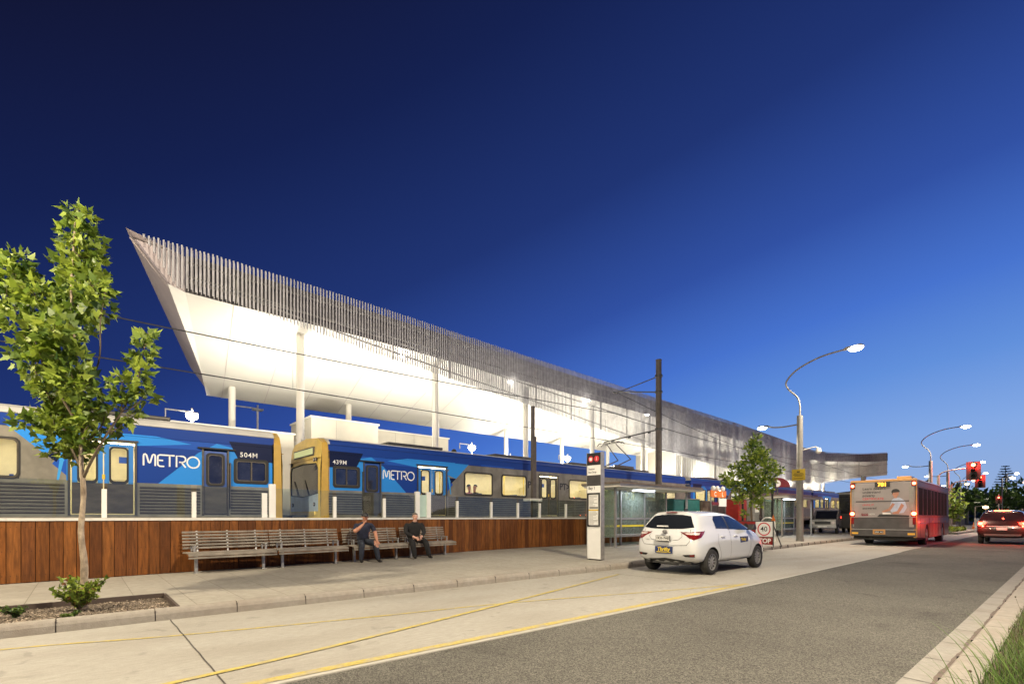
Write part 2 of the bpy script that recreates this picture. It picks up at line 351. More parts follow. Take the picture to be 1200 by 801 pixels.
def text(mb, s, origin, right, up, h, mi=0, bold=0, align='LEFT', spacing=1, depth=0):
    c = bpy.data.curves.new('t', 'FONT'); c.body = s; c.size = h/.7; c.offset = bold*h; c.align_x = align; c.space_character = spacing; c.resolution_u = 3
    o = bpy.data.objects.new('t', c); COL.objects.link(o); bpy.context.view_layer.update()
    dg = bpy.context.evaluated_depsgraph_get(); me = bpy.data.meshes.new_from_object(o.evaluated_get(dg))
    r, u, p = Vector(right), Vector(up), Vector(origin)
    mb.add([p+r*v.co.x+u*v.co.y for v in me.vertices], [tuple(f.vertices) for f in me.polygons], mi)
    bpy.data.objects.remove(o); bpy.data.curves.remove(c); bpy.data.meshes.remove(me)
def strokes(mb, paths, origin, right, up, w, mi=0):
    """letters drawn as ribbons; each path a list of (x, y)"""
    r, u, p = Vector(right), Vector(up), Vector(origin)
    for path in paths:
        L_, R_ = [], []
        for i, (x, y) in enumerate(path):
            a = Vector(path[max(i-1, 0)]); b = Vector(path[min(i+1, len(path)-1)]); d = (b-a)
            if path[0] == path[-1] and i in (0, len(path)-1): d = Vector(path[1])-Vector(path[-2])
            d.normalize(); n = Vector((-d.y, d.x))*w/2; L_.append(Vector((x, y))+n); R_.append(Vector((x, y))-n)
        k = len(path); mb.add([p+r*q.x+u*q.y for q in L_+R_], [(i, i+1, k+i+1, k+i) for i in range(k-1)], mi)
def crom(pts, per=8):
    out = []; P = [pts[0]]+list(pts)+[pts[-1]]
    for i in range(1, len(P)-2):
        for k in range(per):
            t = k/per; a, b, c, d = P[i-1], P[i], P[i+1], P[i+2]
            out.append(tuple(.5*((2*b[j])+(-a[j]+c[j])*t+(2*a[j]-5*b[j]+4*c[j]-d[j])*t*t+(-a[j]+3*b[j]-3*c[j]+d[j])*t**3) for j in range(len(b))))
    return out+[tuple(pts[-1])]
def lerp_tab(tab, x):
    if x <= tab[0][0]: return tab[0][1]
    for (a, b), (c, d) in zip(tab, tab[1:]):
        if x <= c: return b+(d-b)*(x-a)/(c-a)
    return tab[-1][1]
# ------------------------------------------------------------------ the setting
XW = lambda y: lerp_tab([(-14, -12.3), (-1, -12.62), (0, -12.68), (1.85, -12.85), (3.2, -12.95), (5, -13.22), (7, -13.55), (8.8, -13.85), (10, -14.05), (12.5, -14.25), (16.5, -14.27), (27, -14.4)], y)
KX = lambda y: lerp_tab([(-30, -7.86), (11, -7.86), (14, -7.95), (20, -8.28), (26, -8.5), (32, -8.65), (60, -8.9), (80, -9.9), (120, -14)], y)
AX = lambda y: lerp_tab([(-30, -4.24), (10, -4.24), (27, -4.6), (60, -5.0), (80, -5.9), (120, -10)], y)
RX = lambda y: lerp_tab([(-30, -.97), (60, -.97), (80, -1.8), (120, -5)], y)
YS = [-30, -20, -10, -5, -2, 0, .97, 2, 4, 6, 8, 10, 12, 14, 17, 20, 23, 26, 29, 32, 38, 45, 52, 60, 70, 80, 90, 105, 120]
def strip(name, fa, fb, z, m, ys=YS, kind='structure'):
    mb = MB()
    for a, b in zip(ys, ys[1:]): mb.quad((fa(a), a, z), (fb(a), a, z), (fb(b), b, z), (fa(b), b, z))
    o = mb.build(name, m); o['kind'] = kind; return o
g = MB().quad((-900, -400, -.06), (900, -400, -.06), (900, 1400, -.06), (-900, 1400, -.06)); struct(g.build('ground', 'dirt'))
strip('road', AX, RX, 0, 'asphalt')
bl = strip('bus_lane', lambda y: KX(y)-.03, AX, 0, 'concrete_lane')
strip('road_beyond_median', lambda y: 3.6+.0*y, lambda y: 11, -.01, 'asphalt')
jm = MB()
for y in [.88, 9.6, 18.4, 27.2, 36, -7.9]:
    pts = [(KX(y)+(AX(y)-KX(y))*t, y+random.uniform(-.006, .006)) for t in [i/12 for i in range(13)]]
    for (x0, a), (x1, b) in zip(pts, pts[1:]): jm.quad((x0, a-.007, .004), (x1, b-.007, .004), (x1, b+.007, .004), (x0, a+.007, .004))
jm.build('joint', 'joint', bl)
# far cross street, forecourt and footpaths
m = MB()
for a, b in zip(YS, YS[1:]):
    if b <= .97: m.quad((XW(a)-.2, a, .15), (-9.4, a, .15), (-9.4, b, .15), (XW(b)-.2, b, .15))
    else: m.quad((XW(a)-.2 if a < 26 else -15.4, a, .15), (KX(a)-.14, a, .15), (KX(b)-.14, b, .15), (XW(b)-.2 if b < 26 else -15.4, b, .15))
struct(m.build('footpath', 'paver'))
m = MB().box(-9.44, -9.39, -10, .97, .02, .165).box(-9.44, -7.98, .965, 1.0, .02, .158)
struct(m.build('planter_edging', 'edge_dark'))
struct(MB().quad((-9.39, -10, .09), (-7.98, -10, .09), (-7.98, .965, .09), (-9.39, .965, .09)).build('planter_soil', 'soil'))
def chips(name, x0, x1, y0, y1, z, n, s, m):
    mb = MB()
    for _ in range(n):
        c = Vector((random.uniform(x0, x1), random.uniform(y0, y1), z+random.uniform(0, .02)))
        a = Vector((random.gauss(0, 1), random.gauss(0, 1), random.gauss(0, .35))).normalized()*random.uniform(.4, 1.3)*s
        b = a.cross(Vector((random.gauss(0, .3), random.gauss(0, .3), 1))).normalized()*s*random.uniform(.3, .6)
        h = Vector((0, 0, s*.25))
        mb.add([c-a-b, c+a-b*.6, c+a*.8+b, c-a*.7+b*.8, c+h], [(0, 1, 4), (1, 2, 4), (2, 3, 4), (3, 0, 4)], random.randrange(2))
    o = mb.build(name, m); o['kind'] = 'stuff'; return o
chips('mulch', -9.38, -7.99, -3, .95, .085, 7000, .017, ['chip', 'soil'])
# kerbs: separate precast lengths with open joints
def kerb(name, fx, side, y0, y1, step, zt, w):
    y = y0; i = 0
    while y < y1:
        e = min(y+step, y1); mb = MB()
        prof = [(0, -.02), (.012*side, zt*.55), (.03*side, zt-.03), (.05*side, zt-.008), (.075*side, zt), (w*side, zt), (w*side, -.02)]
        vs = []
        for yy in (y+.006, e-.006): vs += [(fx(yy)+px, yy, pz) for px, pz in prof]
        n = len(prof); KB.add(vs, [tuple(range(n)), tuple(range(n, 2*n))]+[(k, (k+1) % n, n+(k+1) % n, n+k) for k in range(n)])
        KB.box(fx(y)+.02*side if side > 0 else fx(y)-w, fx(y)+w if side > 0 else fx(y)-.02, e-.0065, e+.0065, -.02, zt-.02, 1)
        y = e; step = step if y < 45 else 4
KB = MB(); kerb('kerb', KX, -1, -9.73, 118, .95, .15, .14); struct(KB.build('kerb', ['kerb', 'joint']))
KB = MB(); kerb('kerb', lambda y: RX(y)+.24, 1, -4, 75, .9, .13, .26); struct(KB.build('median_kerb', ['kerb', 'joint']))
strip('gutter', RX, lambda y: RX(y)+.25, .006, 'gutter')
strip('gutter_grime_shadow', lambda y: RX(y)+.188+.007*sin(y*3.1)+.006*sin(y*7.7)+.004*sin(y*23), lambda y: RX(y)+.238, .010, 'groove', ys=[-3+.1*i for i in range(400)])  # dark dirt strip, coloured and shaped like a shadow line along the kerb
gj = MB()
for i in range(60):
    y = -2+.9*i; gj.quad((-.965, y, .0095), (-.735, y-.03, .0095), (-.735, y-.018, .0095), (-.965, y+.012, .0095))
struct(gj.build('gutter_joint', 'joint'))
strip('median_soil', lambda y: RX(y)+.495, lambda y: 3.3, .118, 'soil')
# painted lines
def line(name, pts, w, m='yline', z=.004):
    mb = MB(); pts = crom(pts, 5)
    for i in range(len(pts)-1):
        a, b = Vector(pts[i]), Vector(pts[i+1]); n = Vector((-(b-a).y, (b-a).x)).normalized()*w/2
        mb.quad((*(a-n), z), (*(b-n), z), (*(b+n), z), (*(a+n), z))
    struct(mb.build(name, m))
line('bus_zone_line', [(-7.35, -2.8), (-7.22, -.63), (-6.78, .76), (-6.3, 2.9), (-5.88, 5.13), (-4.98, 8.09), (-4.5, 9.9)], .055)
line('diagonal_line', [(-4.62, -.9), (-4.84, .54), (-5.14, 2.08), (-5.94, 5.18), (-7.12, 9.55)], .075, z=.008)
line('lane_edge_line', [(-4.40, -12), (-4.40, 0), (-4.40, 5), (-4.42, 10.2)], .115)
line('lane_edge_strip', [(-4.285, -12), (-4.285, 5), (-4.29, 12), (-4.5, 24)], .06, 'wline')
# track, platforms
struct(MB().box(-19.1, -14.6, -60, 140, -.05, .10).build('track_bed', 'ballast'))
r = MB()
for x in (-18.17, -16.73): r.box(x-.035, x+.035, -60, 140, .16, .30)
for i in range(120): r.box(-18.7, -16.2, -30+i*.9, -29.75+i*.9, .09, .17, 1)
struct(r.build('railway_track', ['darksteel', 'kerb']))
struct(MB().box(-29.5, -19.15, -18, 118, -.05, 1.38).build('platform', 'platform'))
struct(MB().box(-14.75, -14.55, -16, 27, -.05, 1.0).build('retaining_backfill', 'kerb'))

# hills far off
hb = MB(); nx, ny = 60, 6
for j in range(ny):
    for i in range(nx):
        x = -260+i*9.5; y = 330+j*34
        h = max(0, (22+5*sin(i*.17+1)+3*sin(i*.43)+random.uniform(-1.8, 1.8))*[0, .55, .85, 1.0, 1.12, 1.2][j])
        hb.v.append((x, y+.25*abs(x), -.2+h))
for j in range(ny-1):
    for i in range(nx-1): hb.f.append([j*nx+i, j*nx+i+1, (j+1)*nx+i+1, (j+1)*nx+i]); hb.m.append(0)
struct(hb.build('hill', 'hill'))

# ------------------------------------------------------------------ timber wall with coping
wall = thing('retaining_wall', 'long low curved wall clad in reddish upright timber boards with a pale coping', 'wall', (-13.3, 5, .15))
wo = Vector((-13.3, 5, .15))
mb = MB(); fx_ = MB(); y = -9.0; random.seed(3)
core = MB(); cop = MB()
while y < 26.5:
    dx = XW(y+.19)-XW(y); w = .19/math.hypot(1, dx/.19)
    p = Vector((XW(y), y+.004, 0))-wo; q = Vector((XW(y+w), y+w-.004, 0))-wo
    n = Vector((1, -(q-p).x/(q-p).y, 0)).normalized()*.028; off = n*random.uniform(-.08, .08); p += off; q += off
    z0, z1 = random.uniform(.004, .012), 1.13
    mb.add([(p.x, p.y, z0), (q.x, q.y, z0), (q.x, q.y, z1), (p.x, p.y, z1), (p.x-n.x, p.y-n.y, z0), (q.x-n.x, q.y-n.y, z0), (q.x-n.x, q.y-n.y, z1), (p.x-n.x, p.y-n.y, z1)],
           [(0, 1, 2, 3), (4, 7, 6, 5), (0, 4, 5, 1), (3, 2, 6, 7), (0, 3, 7, 4), (1, 5, 6, 2)], random.randrange(5))
    for zz in (.14, .58, 1.02):
        for f_ in (.28, .72):
            c_ = p.lerp(q, f_); fx_.box(c_.x+.001, c_.x+.003, c_.y-.005, c_.y+.005, zz-.005, zz+.005)
    y += w
fx_.build('screw_head', 'gap', wall)['kind'] = 'stuff'
yy = [-9+i*.5 for i in range(72)]
for a, b in zip(yy, yy[1:]):
    A, B = XW(a)-wo.x, XW(b)-wo.x; a -= wo.y; b -= wo.y
    core.add([(A-.03, a, 0), (B-.03, b, 0), (B-.03, b, 1.13), (A-.03, a, 1.13), (A-.25, a, 0), (B-.25, b, 0), (B-.25, b, 1.13), (A-.25, a, 1.13)], [(0, 1, 2, 3), (4, 7, 6, 5), (3, 2, 6, 7)])
    cop.add([(A+.02, a, 1.135), (B+.02, b, 1.135), (B+.02, b, 1.188), (A+.02, a, 1.188), (A-.30, a, 1.135), (B-.30, b, 1.135), (B-.30, b, 1.188), (A-.30, a, 1.188)],
            [(0, 1, 2, 3), (4, 7, 6, 5), (3, 2, 6, 7), (0, 4, 5, 1)])
mb.build('timber_cladding', ['timber%d' % i for i in range(5)], wall, bevel=.003)
core.build('wall_core', 'gap', wall); cop.build('coping', 'coping', wall)

# glass balustrade on the wall
bal = thing('glass_balustrade', 'low clear glass railing with short white posts along the top of the timber wall', 'railing', (-13.3, 5, 1.34))
bo = Vector((-13.3, 5, 1.34))
PY = [-7.0, -5.8, -4.3, -2.8, -1.25, .34, 1.89, 3.56, 5.22, 6.82, 8.07, 8.53, 9.81, 11.44, 12.84, 14.04, 15.61, 17.2, 18.8, 20.4, 22, 23.6, 25.2]
for i, y in enumerate(PY):
    x = XW(y)-.13-bo.x; big = i in (7, 10, 11); w = .075 if big else .042; h = .83 if big else .575
    MB().box(x-.04, x+.045, y-bo.y-w, y-bo.y+w, 0, h).build('post', 'whitepost', bal, bevel=.006)
    if i == 7: MB().box(x-.05, x+.035, y-bo.y-.24, y-bo.y-.12, 0, .60).build('post', 'whitepost', bal, bevel=.006)
    if i+1 < len(PY):
        y2 = PY[i+1]; x2 = XW(y2)-.13-bo.x; a, b = y-bo.y+w+.01, y2-bo.y-.055
        nm = 'frost' if i == 10 else 'balglass'
        MB().add([(x, a, .02), (x2, b, .02), (x2, b, .73), (x, a, .73), (x-.012, a, .02), (x2-.012, b, .02), (x2-.012, b, .73), (x-.012, a, .73)],
                 [(0, 1, 2, 3), (4, 7, 6, 5), (3, 2, 6, 7), (0, 3, 7, 4), (1, 5, 6, 2), (0, 4, 5, 1)] if nm == 'frost' else [(0, 1, 2, 3), (3, 2, 6, 7)]).build('glass_panel', nm, bal)

# ------------------------------------------------------------------ benches (front faces +x)
def make_bench(label, L):
    t = thing('slatted_bench', label, 'bench', group='long slatted benches in a row against the timber wall')
    h = L/2
    s = MB()
    for k in range(6):   # seat slats
        x = -.24+k*.097; z = .445-.004*abs(k-3)+(.0 if k < 5 else -.012); s.box(x-.038, x+.038, -h, h, z-.016, z+.016)
    for k in range(2): s.box(.285-.012, .285+.012, -h, h, .40-k*.055-.02, .40-k*.055+.02)
    s.build('seat', 'greyslat', t, bevel=.005)
    b = MB()
    for k in range(6):
        z = .53+k*.068; x = -.27-.016*k; b.box(x-.012, x+.012, -h+.0, h, z-.021, z+.021)
    b.build('backrest', 'greyslat', t, bevel=.005)
    for y in (-h+.28, 0, h-.28):
        f = MB(); f.bar((-.275, y, .42), (-.375, y, .90), .035, .012); f.bar((-.27, y, .415), (.25, y, .415), .035, .02); f.build('back_frame', 'galv', t)
    for y in (-h+.20, h-.20): MB().box(-.06, .0, y-.03, y+.03, 0, .41).box(-.10, .04, y-.06, y+.06, 0, .012).build('leg', 'galv', t, bevel=.004)
    for y in (-h+.16, h-.16):
        MB().bar((.02, y, .44), (.02, y, .58), .045, .02).bar((-.24, y, .59), (.04, y, .585), .05, .022).bar((-.24, y, .46), (-.24, y, .59), .04, .02).build('armrest', 'galv', t, bevel=.006)
    return t
from functools import partial
bench_spots = [((-12.40, 1.85), (-12.48, 3.2), 'slatted grey bench nearest the young tree, first of the row, nobody on it'),
               ((-12.54, 3.6), (-12.68, 5.02), 'second slatted grey bench from the young tree, empty, beside the man in a cap'),
               ((-12.77, 5.45), (-12.98, 6.96), 'slatted grey bench the man in the cap sits on'),
               ((-13.06, 7.33), (-13.28, 8.84), 'last slatted grey bench of the row, the man in black sits on its near end')]
B0 = None
for p, q, lab in bench_spots:
    c = ((p[0]+q[0])/2, (p[1]+q[1])/2, .152); rz = math.atan2(-(q[0]-p[0]), q[1]-p[1])
    if B0 is None:
        B0 = make_bench(lab, math.hypot(q[0]-p[0], q[1]-p[1])+.40); B0.location = c; B0.rotation_euler.z = rz
    else: again(B0, lab, c, rz)

# ------------------------------------------------------------------ people
def skin_body(name, J, bones, root, matkeys, tags, parent=None, levels=2):
    """J: joint -> (pos, radius, tag). One skinned, continuous surface; material by nearest bone."""
    names = list(J); idx = {n: i for i, n in enumerate(names)}
    me = bpy.data.meshes.new(name); me.from_pydata([J[n][0] for n in names], [(idx[a], idx[b]) for a, b in bones], [])
    o = bpy.data.objects.new(name, me); COL.objects.link(o)
    sk = o.modifiers.new('s', 'SKIN'); sk.use_smooth_shade = True; sk.branch_smoothing = .6
    sl = me.skin_vertices[0].data
    for n in names: r = J[n][1]; sl[idx[n]].radius = r if hasattr(r, '__len__') else (r, r); sl[idx[n]].use_root = (n == root)
    ss = o.modifiers.new('u', 'SUBSURF'); ss.levels = levels; ss.render_levels = levels
    bpy.context.view_layer.update(); dg = bpy.context.evaluated_depsgraph_get()
    m2 = bpy.data.meshes.new_from_object(o.evaluated_get(dg)); m2.name = name
    bpy.data.objects.remove(o)
    m2.materials.clear()
    for k in matkeys: m2.materials.append(M[k])
    seg = [(Vector(J[a][0]), Vector(J[b][0]), J[a][2], J[b][2]) for a, b in bones]
    for f in m2.polygons:
        c = f.center; best = None
        for a, b, ta, tb in seg:
            d = b-a; t = max(0, min(1, (c-a).dot(d)/max(d.length_squared, 1e-9))); dist = (c-(a+d*t)).length
            if best is None or dist < best[0]: best = (dist, tb if (t > .5 or tb == ta) else ta, )
        f.material_index = tags.index(best[1]); f.use_smooth = True
    return link(name, m2, parent)
def hand(J, Bn, wrist, name, d, side, curl=.5):
    """palm plus four fingers and a thumb from the wrist; d: pointing direction, side: thumb direction"""
    d = Vector(d).normalized(); s = Vector(side); s = (s-d*s.dot(d)).normalized(); n = d.cross(s); w = Vector(J[wrist][0])
    J[name] = (tuple(w+d*.05), .026, 'skin'); Bn.append((wrist, name))
    down = Vector((0, 0, -1))
    for k, (o, l) in enumerate([(.028, .062), (.010, .070), (-.009, .066), (-.027, .052)]):
        a = w+d*.085+s*o; b = a+(d*(1-curl*.4)+down*curl*.5)*l*.55; c = b+(d*(1-curl)+down*curl)*l*.5
        for q, p_, r in (('a', a, .0105), ('b', b, .009), ('c', c, .0078)): J[name+str(k)+q] = (tuple(p_), r, 'skin')
        Bn += [(name, name+str(k)+'a'), (name+str(k)+'a', name+str(k)+'b'), (name+str(k)+'b', name+str(k)+'c')]
    a = w+d*.035+s*.034; b = a+(d*.7+s*.45).normalized()*.035; c = b+d*.028
    for q, p_, r in (('a', a, .012), ('b', b, .0105), ('c', c, .009)): J[name+'t'+q] = (tuple(p_), r, 'skin')
    Bn += [(name, name+'ta'), (name+'ta', name+'tb'), (name+'tb', name+'tc')]
def seated(label, loc, rz, shirt, trouser, skin, pose, cap=None, hairm='hair', short=True, bulk=1.14):
    J = {'pelvis': ((0, 0, .55), (.155*bulk, .13*bulk), 'trouser'), 'belly': ((.03, 0, .70), (.16*bulk, .135*bulk), 'shirt'),
         'chest': ((.10, 0, .90), (.165*bulk, .125*bulk), 'shirt'), 'neckbase': ((.16, 0, 1.045), .07, 'shirt'), 'neck': ((.185, 0, 1.10), .052, 'skin')}
    hx, hz = pose.get('head', (.215, 1.20))
    J['jaw'] = ((hx+.012, 0, hz-.035), .068, 'skin'); J['skull'] = ((hx-.005, 0, hz+.035), .088, 'skin'); J['top'] = ((hx-.01, 0, hz+.075), .06, 'skin')
    Bn = [('pelvis', 'belly'), ('belly', 'chest'), ('chest', 'neckbase'), ('neckbase', 'neck'), ('neck', 'jaw'), ('jaw', 'skull'), ('skull', 'top')]
    for s, n in ((-1, 'r'), (1, 'l')):
        J['sh'+n] = ((.12, s*.185*bulk, .985), .080*bulk, 'shirt'); el, wr = pose['arm'+n]
        mid = tuple((a+b)/2 for a, b in zip(J['sh'+n][0], el))
        J['ua'+n] = (mid, .062*bulk, 'shirt'); J['el'+n] = (el, .047*bulk, 'skin' if short else 'shirt')
        m2 = tuple(a*.45+b*.55 for a, b in zip(el, wr)); J['fa'+n] = (m2, .043*bulk, 'skin' if short else 'shirt'); J['wr'+n] = (wr, .027, 'skin')
        Bn += [('chest', 'sh'+n), ('sh'+n, 'ua'+n), ('ua'+n, 'el'+n), ('el'+n, 'fa'+n), ('fa'+n, 'wr'+n)]
        hand(J, Bn, 'wr'+n, 'palm'+n, *pose['hand'+n])
        kn, an = pose['leg'+n]
        J['hip'+n] = ((.06, s*.095*bulk, .53), .098, 'trouser'); J['kn'+n] = (kn, .074*bulk, 'trouser')
        J['ca'+n] = (tuple(a*.6+b*.4 for a, b in zip(kn, an)), .068*bulk, 'trouser'); J['an'+n] = (an, .055*bulk, 'trouser')
        J['he'+n] = ((an[0]+.01, an[1], .042), .040, 'shoe'); J['ba'+n] = ((an[0]+.12, an[1]+s*.02, .035), (.045, .034), 'shoe'); J['to'+n] = ((an[0]+.19, an[1]+s*.03, .03), (.038, .026), 'shoe')
        Bn += [('pelvis', 'hip'+n), ('hip'+n, 'kn'+n), ('kn'+n, 'ca'+n), ('ca'+n, 'an'+n), ('an'+n, 'he'+n), ('he'+n, 'ba'+n), ('ba'+n, 'to'+n)]
    o = skin_body('person', J, Bn, 'pelvis', [shirt, trouser, skin, 'shoe'], ['shirt', 'trouser', 'skin', 'shoe'])
    o.location = loc; o.rotation_euler.z = rz; tag(o, label, 'person')
    # hair / cap and face pieces, children of the body
    h = MB(); c = (hx-.018, 0, hz+.035)
    for j in range(7):
        for i in range(16):
            a = 2*pi*i/16; e = pi*j/12; rr = .099
            h.v.append((c[0]+rr*sin(e)*cos(a)*1.0, c[1]+rr*.93*sin(e)*sin(a), c[2]+rr*cos(e)*1.03+(.012 if (cap and False) else 0)))
    for j in range(6):
        for i in range(16):
            if j == 5 and cos(2*pi*(i+.5)/16) > -.2 and not cap: continue
            if j == 4 and cos(2*pi*(i+.5)/16) > .35 and not cap: continue
            h.f.append([j*16+i, (j+1)*16+i, (j+1)*16+(i+1) % 16, j*16+(i+1) % 16]); h.m.append(0)
    if not cap:
        h.build('hair', hairm, o, smooth=True)
    else:
        h.add([(c[0]+.08+.085*cos(t)*1.0, c[1]+.075*sin(t), c[2]+.014-.02*cos(t)) for t in [R(-90+15*k) for k in range(13)]]+[(c[0]+.05, c[1], c[2]+.02)], [(k, k+1, 13) for k in range(12)])
        h.build('cap', cap, o, smooth=True)
    fx = hx+.075
    MB().add([(fx-.01, -.012, hz-.01), (fx-.01, .012, hz-.01), (fx-.006, 0, hz+.035), (fx+.024, 0, hz-.004)], [(0, 1, 3), (0, 3, 2), (1, 2, 3)]).build('nose', skin, o, smooth=True)
    for s in (-1, 1):
        MB().ball((hx-.005, s*.090, hz+.012), .024, 0, 8, 5, (.6, .35, 1)).build('ear', skin, o, smooth=True)
        MB().ball((fx-.012, s*.030, hz+.028), .009, 0, 8, 5).build('eye', 'black', o, smooth=True)
        MB().box(fx-.012, fx-.002, s*.03-.017, s*.03+.017, hz+.042, hz+.047).build('eyebrow', hairm, o)
    MB().box(fx-.012, fx+.0, -.022, .022, hz-.042, hz-.036).build('mouth', 'maroon', o)
    return o
pA = dict(head=(.22, 1.185), armr=((.30, -.30, .80), (.31, -.07, 1.02)), handr=((.0, .6, .85), (1, 0, .2), .5), arml=((.18, .30, .76), (.42, .26, .56)), handl=((.8, .1, -.5), (0, -1, 0), .6),
          legr=((.42, -.15, .50), (.40, -.17, .09)), legl=((.44, .20, .50), (.50, .26, .09)))
seated('man in a dark cap and navy T-shirt seated with one hand raised to his mouth', (-12.84, 5.78, .155), R(-6), 'navy', 'jeans', 'skin', pA, cap='black')
pB = dict(head=(.20, 1.20), armr=((.20, -.29, .74), (.42, -.07, .60)), handr=((.75, .5, -.35), (0, .2, 1), .7), arml=((.20, .29, .74), (.42, .09, .60)), handl=((.75, -.45, -.35), (0, .2, 1), .7),
          legr=((.44, -.17, .50), (.52, -.13, .09)), legl=((.42, .24, .50), (.48, .33, .09)))
seated('grey-haired man all in black leaning forward on the bench with his hands clasped', (-13.10, 7.48, .155), R(-10), 'blackcloth', 'blackcloth', 'skin_pale', pB, short=False, bulk=1.28)
# ------------------------------------------------------------------ train carriages (local: y = distance from the cab nose, sides at x = +-1.5)
WIN = [(5.75, 7.2), (7.7, 9.15), (11.97, 13.42), (13.95, 15.4), (18.2, 19.65), (20.3, 21.75)]
DOORS = [(3.62, 4.90), (9.95, 11.2), (16.35, 17.6)]
CABWIN = (.50, 1.33); CABDOOR = (1.52, 2.14)
WZ0, WZ1, DZ1 = 2.24, 3.16, 3.26
def letters_metro():
    A = lambda cx, cy, rx, ry, a0, a1, n=10: [(cx+rx*cos(R(a0+(a1-a0)*k/n)), cy+ry*sin(R(a0+(a1-a0)*k/n))) for k in range(n+1)]
    Mm = [(0, 0), (.0, .85), (.04, .97), (.12, 1), (.2, .93), (.36, .30), (.42, .24), (.48, .30), (.64, .93), (.72, 1), (.80, .97), (.84, .85), (.84, 0)]
    E = [[(1.50, .0), (1.18, 0), (1.06, .06), (1.02, .2), (1.02, .80), (1.06, .94), (1.18, 1.0), (1.50, 1.0)], [(1.02, .52), (1.42, .52)]]
    T = [[(1.50, 1), (2.28, 1)], [(1.90, 1), (1.90, 0)]]
    Rr = [[(2.42, 0), (2.42, 1), (2.85, 1)]+A(2.85, .73, .27, .27, 90, -90)+[(2.62, .46)], [(2.78, .46), (3.12, 0)]]
    O = [A(3.72, .5, .48, .5, 0, 360, 22)]
    return [Mm]+E+T+Rr+O
def carriage(label, number, cab=True, far=-1):
    t = thing('train_carriage', label, 'train carriage', group='carriages of the suburban train')
    y0, y1 = (.30, 22.9) if cab else (0, 22.9)
    Lr = y1
    holes = [(a, b, WZ0, WZ1) for a, b in WIN]+[(a+.02, b-.02, 1.42, DZ1) for a, b in DOORS]
    if cab: holes += [(*CABWIN, 2.38, 3.0), (*CABDOOR, 1.42, 3.24)]
    else: holes += [(.6, 2.0, WZ0, WZ1), (2.2, 3.3, WZ0, WZ1)]
    ys = sorted({y0, y1}|{h[0] for h in holes}|{h[1] for h in holes}); zs = sorted({1.25, 3.72}|{h[2] for h in holes}|{h[3] for h in holes})
    body = MB(); lin = MB()
    for sx in (1, -1):
        x = 1.5*sx
        for a, b in zip(ys, ys[1:]):
            for c, d in zip(zs, zs[1:]):
                cy, cz = (a+b)/2, (c+d)/2
                inh = any(h[0] < cy < h[1] and h[2] < cz < h[3] for h in holes)
                if not inh: body.quad((x, a, c), (x, b, c), (x, b, d), (x, a, d))
                if not inh or sx == far: lin.quad((x*.955, a, c), (x*.955, b, c), (x*.955, b, d), (x*.955, a, d))
        for a, b, c, d in holes:   # reveals
            for p, q in (((a, c), (a, d)), ((b, c), (b, d)), ((a, c), (b, c)), ((a, d), (b, d))):
                body.quad((x, p[0], p[1]), (x, q[0], q[1]), (x*.955, q[0], q[1]), (x*.955, p[0], p[1]))
        body.bar((x*1.003, y0, 3.445), (x*1.003, y1, 3.445), .02, .014)
    body.box(-1.5, 1.5, y1-.02, y1, 1.25, 3.72)
    if not cab: body.box(-1.5, 1.5, y0, y0+.02, 1.25, 3.72)
    body.build('body_shell', 'livery', t)
    rib = MB()
    blocks = sorted([(a-.08, b+.08) for a, b in DOORS]+([(CABDOOR[0]-.06, CABDOOR[1]+.06)] if cab else []))
    for sx in (1, -1):
        y = y0+.02
        for a, b in blocks+[(y1, y1)]:
            if a-y > .2:
                for k in range(9):
                    z = 1.46+k*.082; x = 1.5*sx
                    rib.add([(x, y, z-.028), (x, a, z-.028), (x+.016*sx, a, z), (x+.016*sx, y, z), (x, a, z+.028), (x, y, z+.028)], [(0, 1, 2, 3), (3, 2, 4, 5)])
                    rib.box(x, x+.002*sx, y, a, z+.034, z+.040, 1)
            y = b
    rib.build('ribbed_panel', ['stainless', 'stainless_d'], t)
    rf = MB(); prof = [(1.5, 3.72), (1.52, 3.735), (1.50, 3.78), (1.40, 3.88), (1.15, 3.97), (.6, 4.04), (0, 4.06)]
    prof = prof+[(-a, b) for a, b in prof[-2::-1]]+[(-1.4, 3.70), (1.4, 3.70)]
    rf.prism([(a, b) for a, b in prof], 'y', y0, y1)
    rf.build('roof', 'trainroof', t)
    if number != '504M':
        cv = MB()
        for sx in (1, -1): cv.add([(sx*1.505, y0+.05, 3.70), (sx*1.505, y1, 3.70), (sx*1.523, y1, 3.735), (sx*1.523, y0+.05, 3.735), (sx*1.504, y1, 3.79), (sx*1.504, y0+.05, 3.79), (sx*1.40, y1, 3.893), (sx*1.40, y0+.05, 3.893)], [(0, 1, 2, 3), (3, 2, 4, 5), (5, 4, 6, 7)])
        cv.build('cant_rail', 'dblue', t)
    for a, b, w, h in ((2.8, 5.2, .8, .10), (8, 10.4, .7, .12), (13, 15.5, .8, .10), (18.5, 20.2, .6, .12)): MB().box(-w, w, a, b, 4.04, 4.04+h).build('roof_unit', 'stainless_d', t, bevel=.02)
    MB().ball((1.0, 5.6, 4.0), .11).build('roof_dome', 'blackrub', t)
    lin.box(-1.43, 1.43, y0, y1, 1.30, 1.34); lin.box(-1.43, 1.43, y0, y1, 3.46, 3.50)
    for a in ([2.25] if cab else [])+[22.6]: lin.box(-1.43, 1.43, a, a+.03, 1.34, 3.46)
    for a, b in DOORS:
        for e in (a-.25, b+.22): lin.box(-1.42, -.75, e, e+.03, 1.34, 2.9); lin.box(.75, 1.42, e, e+.03, 1.34, 2.9)
    lin.build('interior_lining', 'cream', t)
    st = MB()
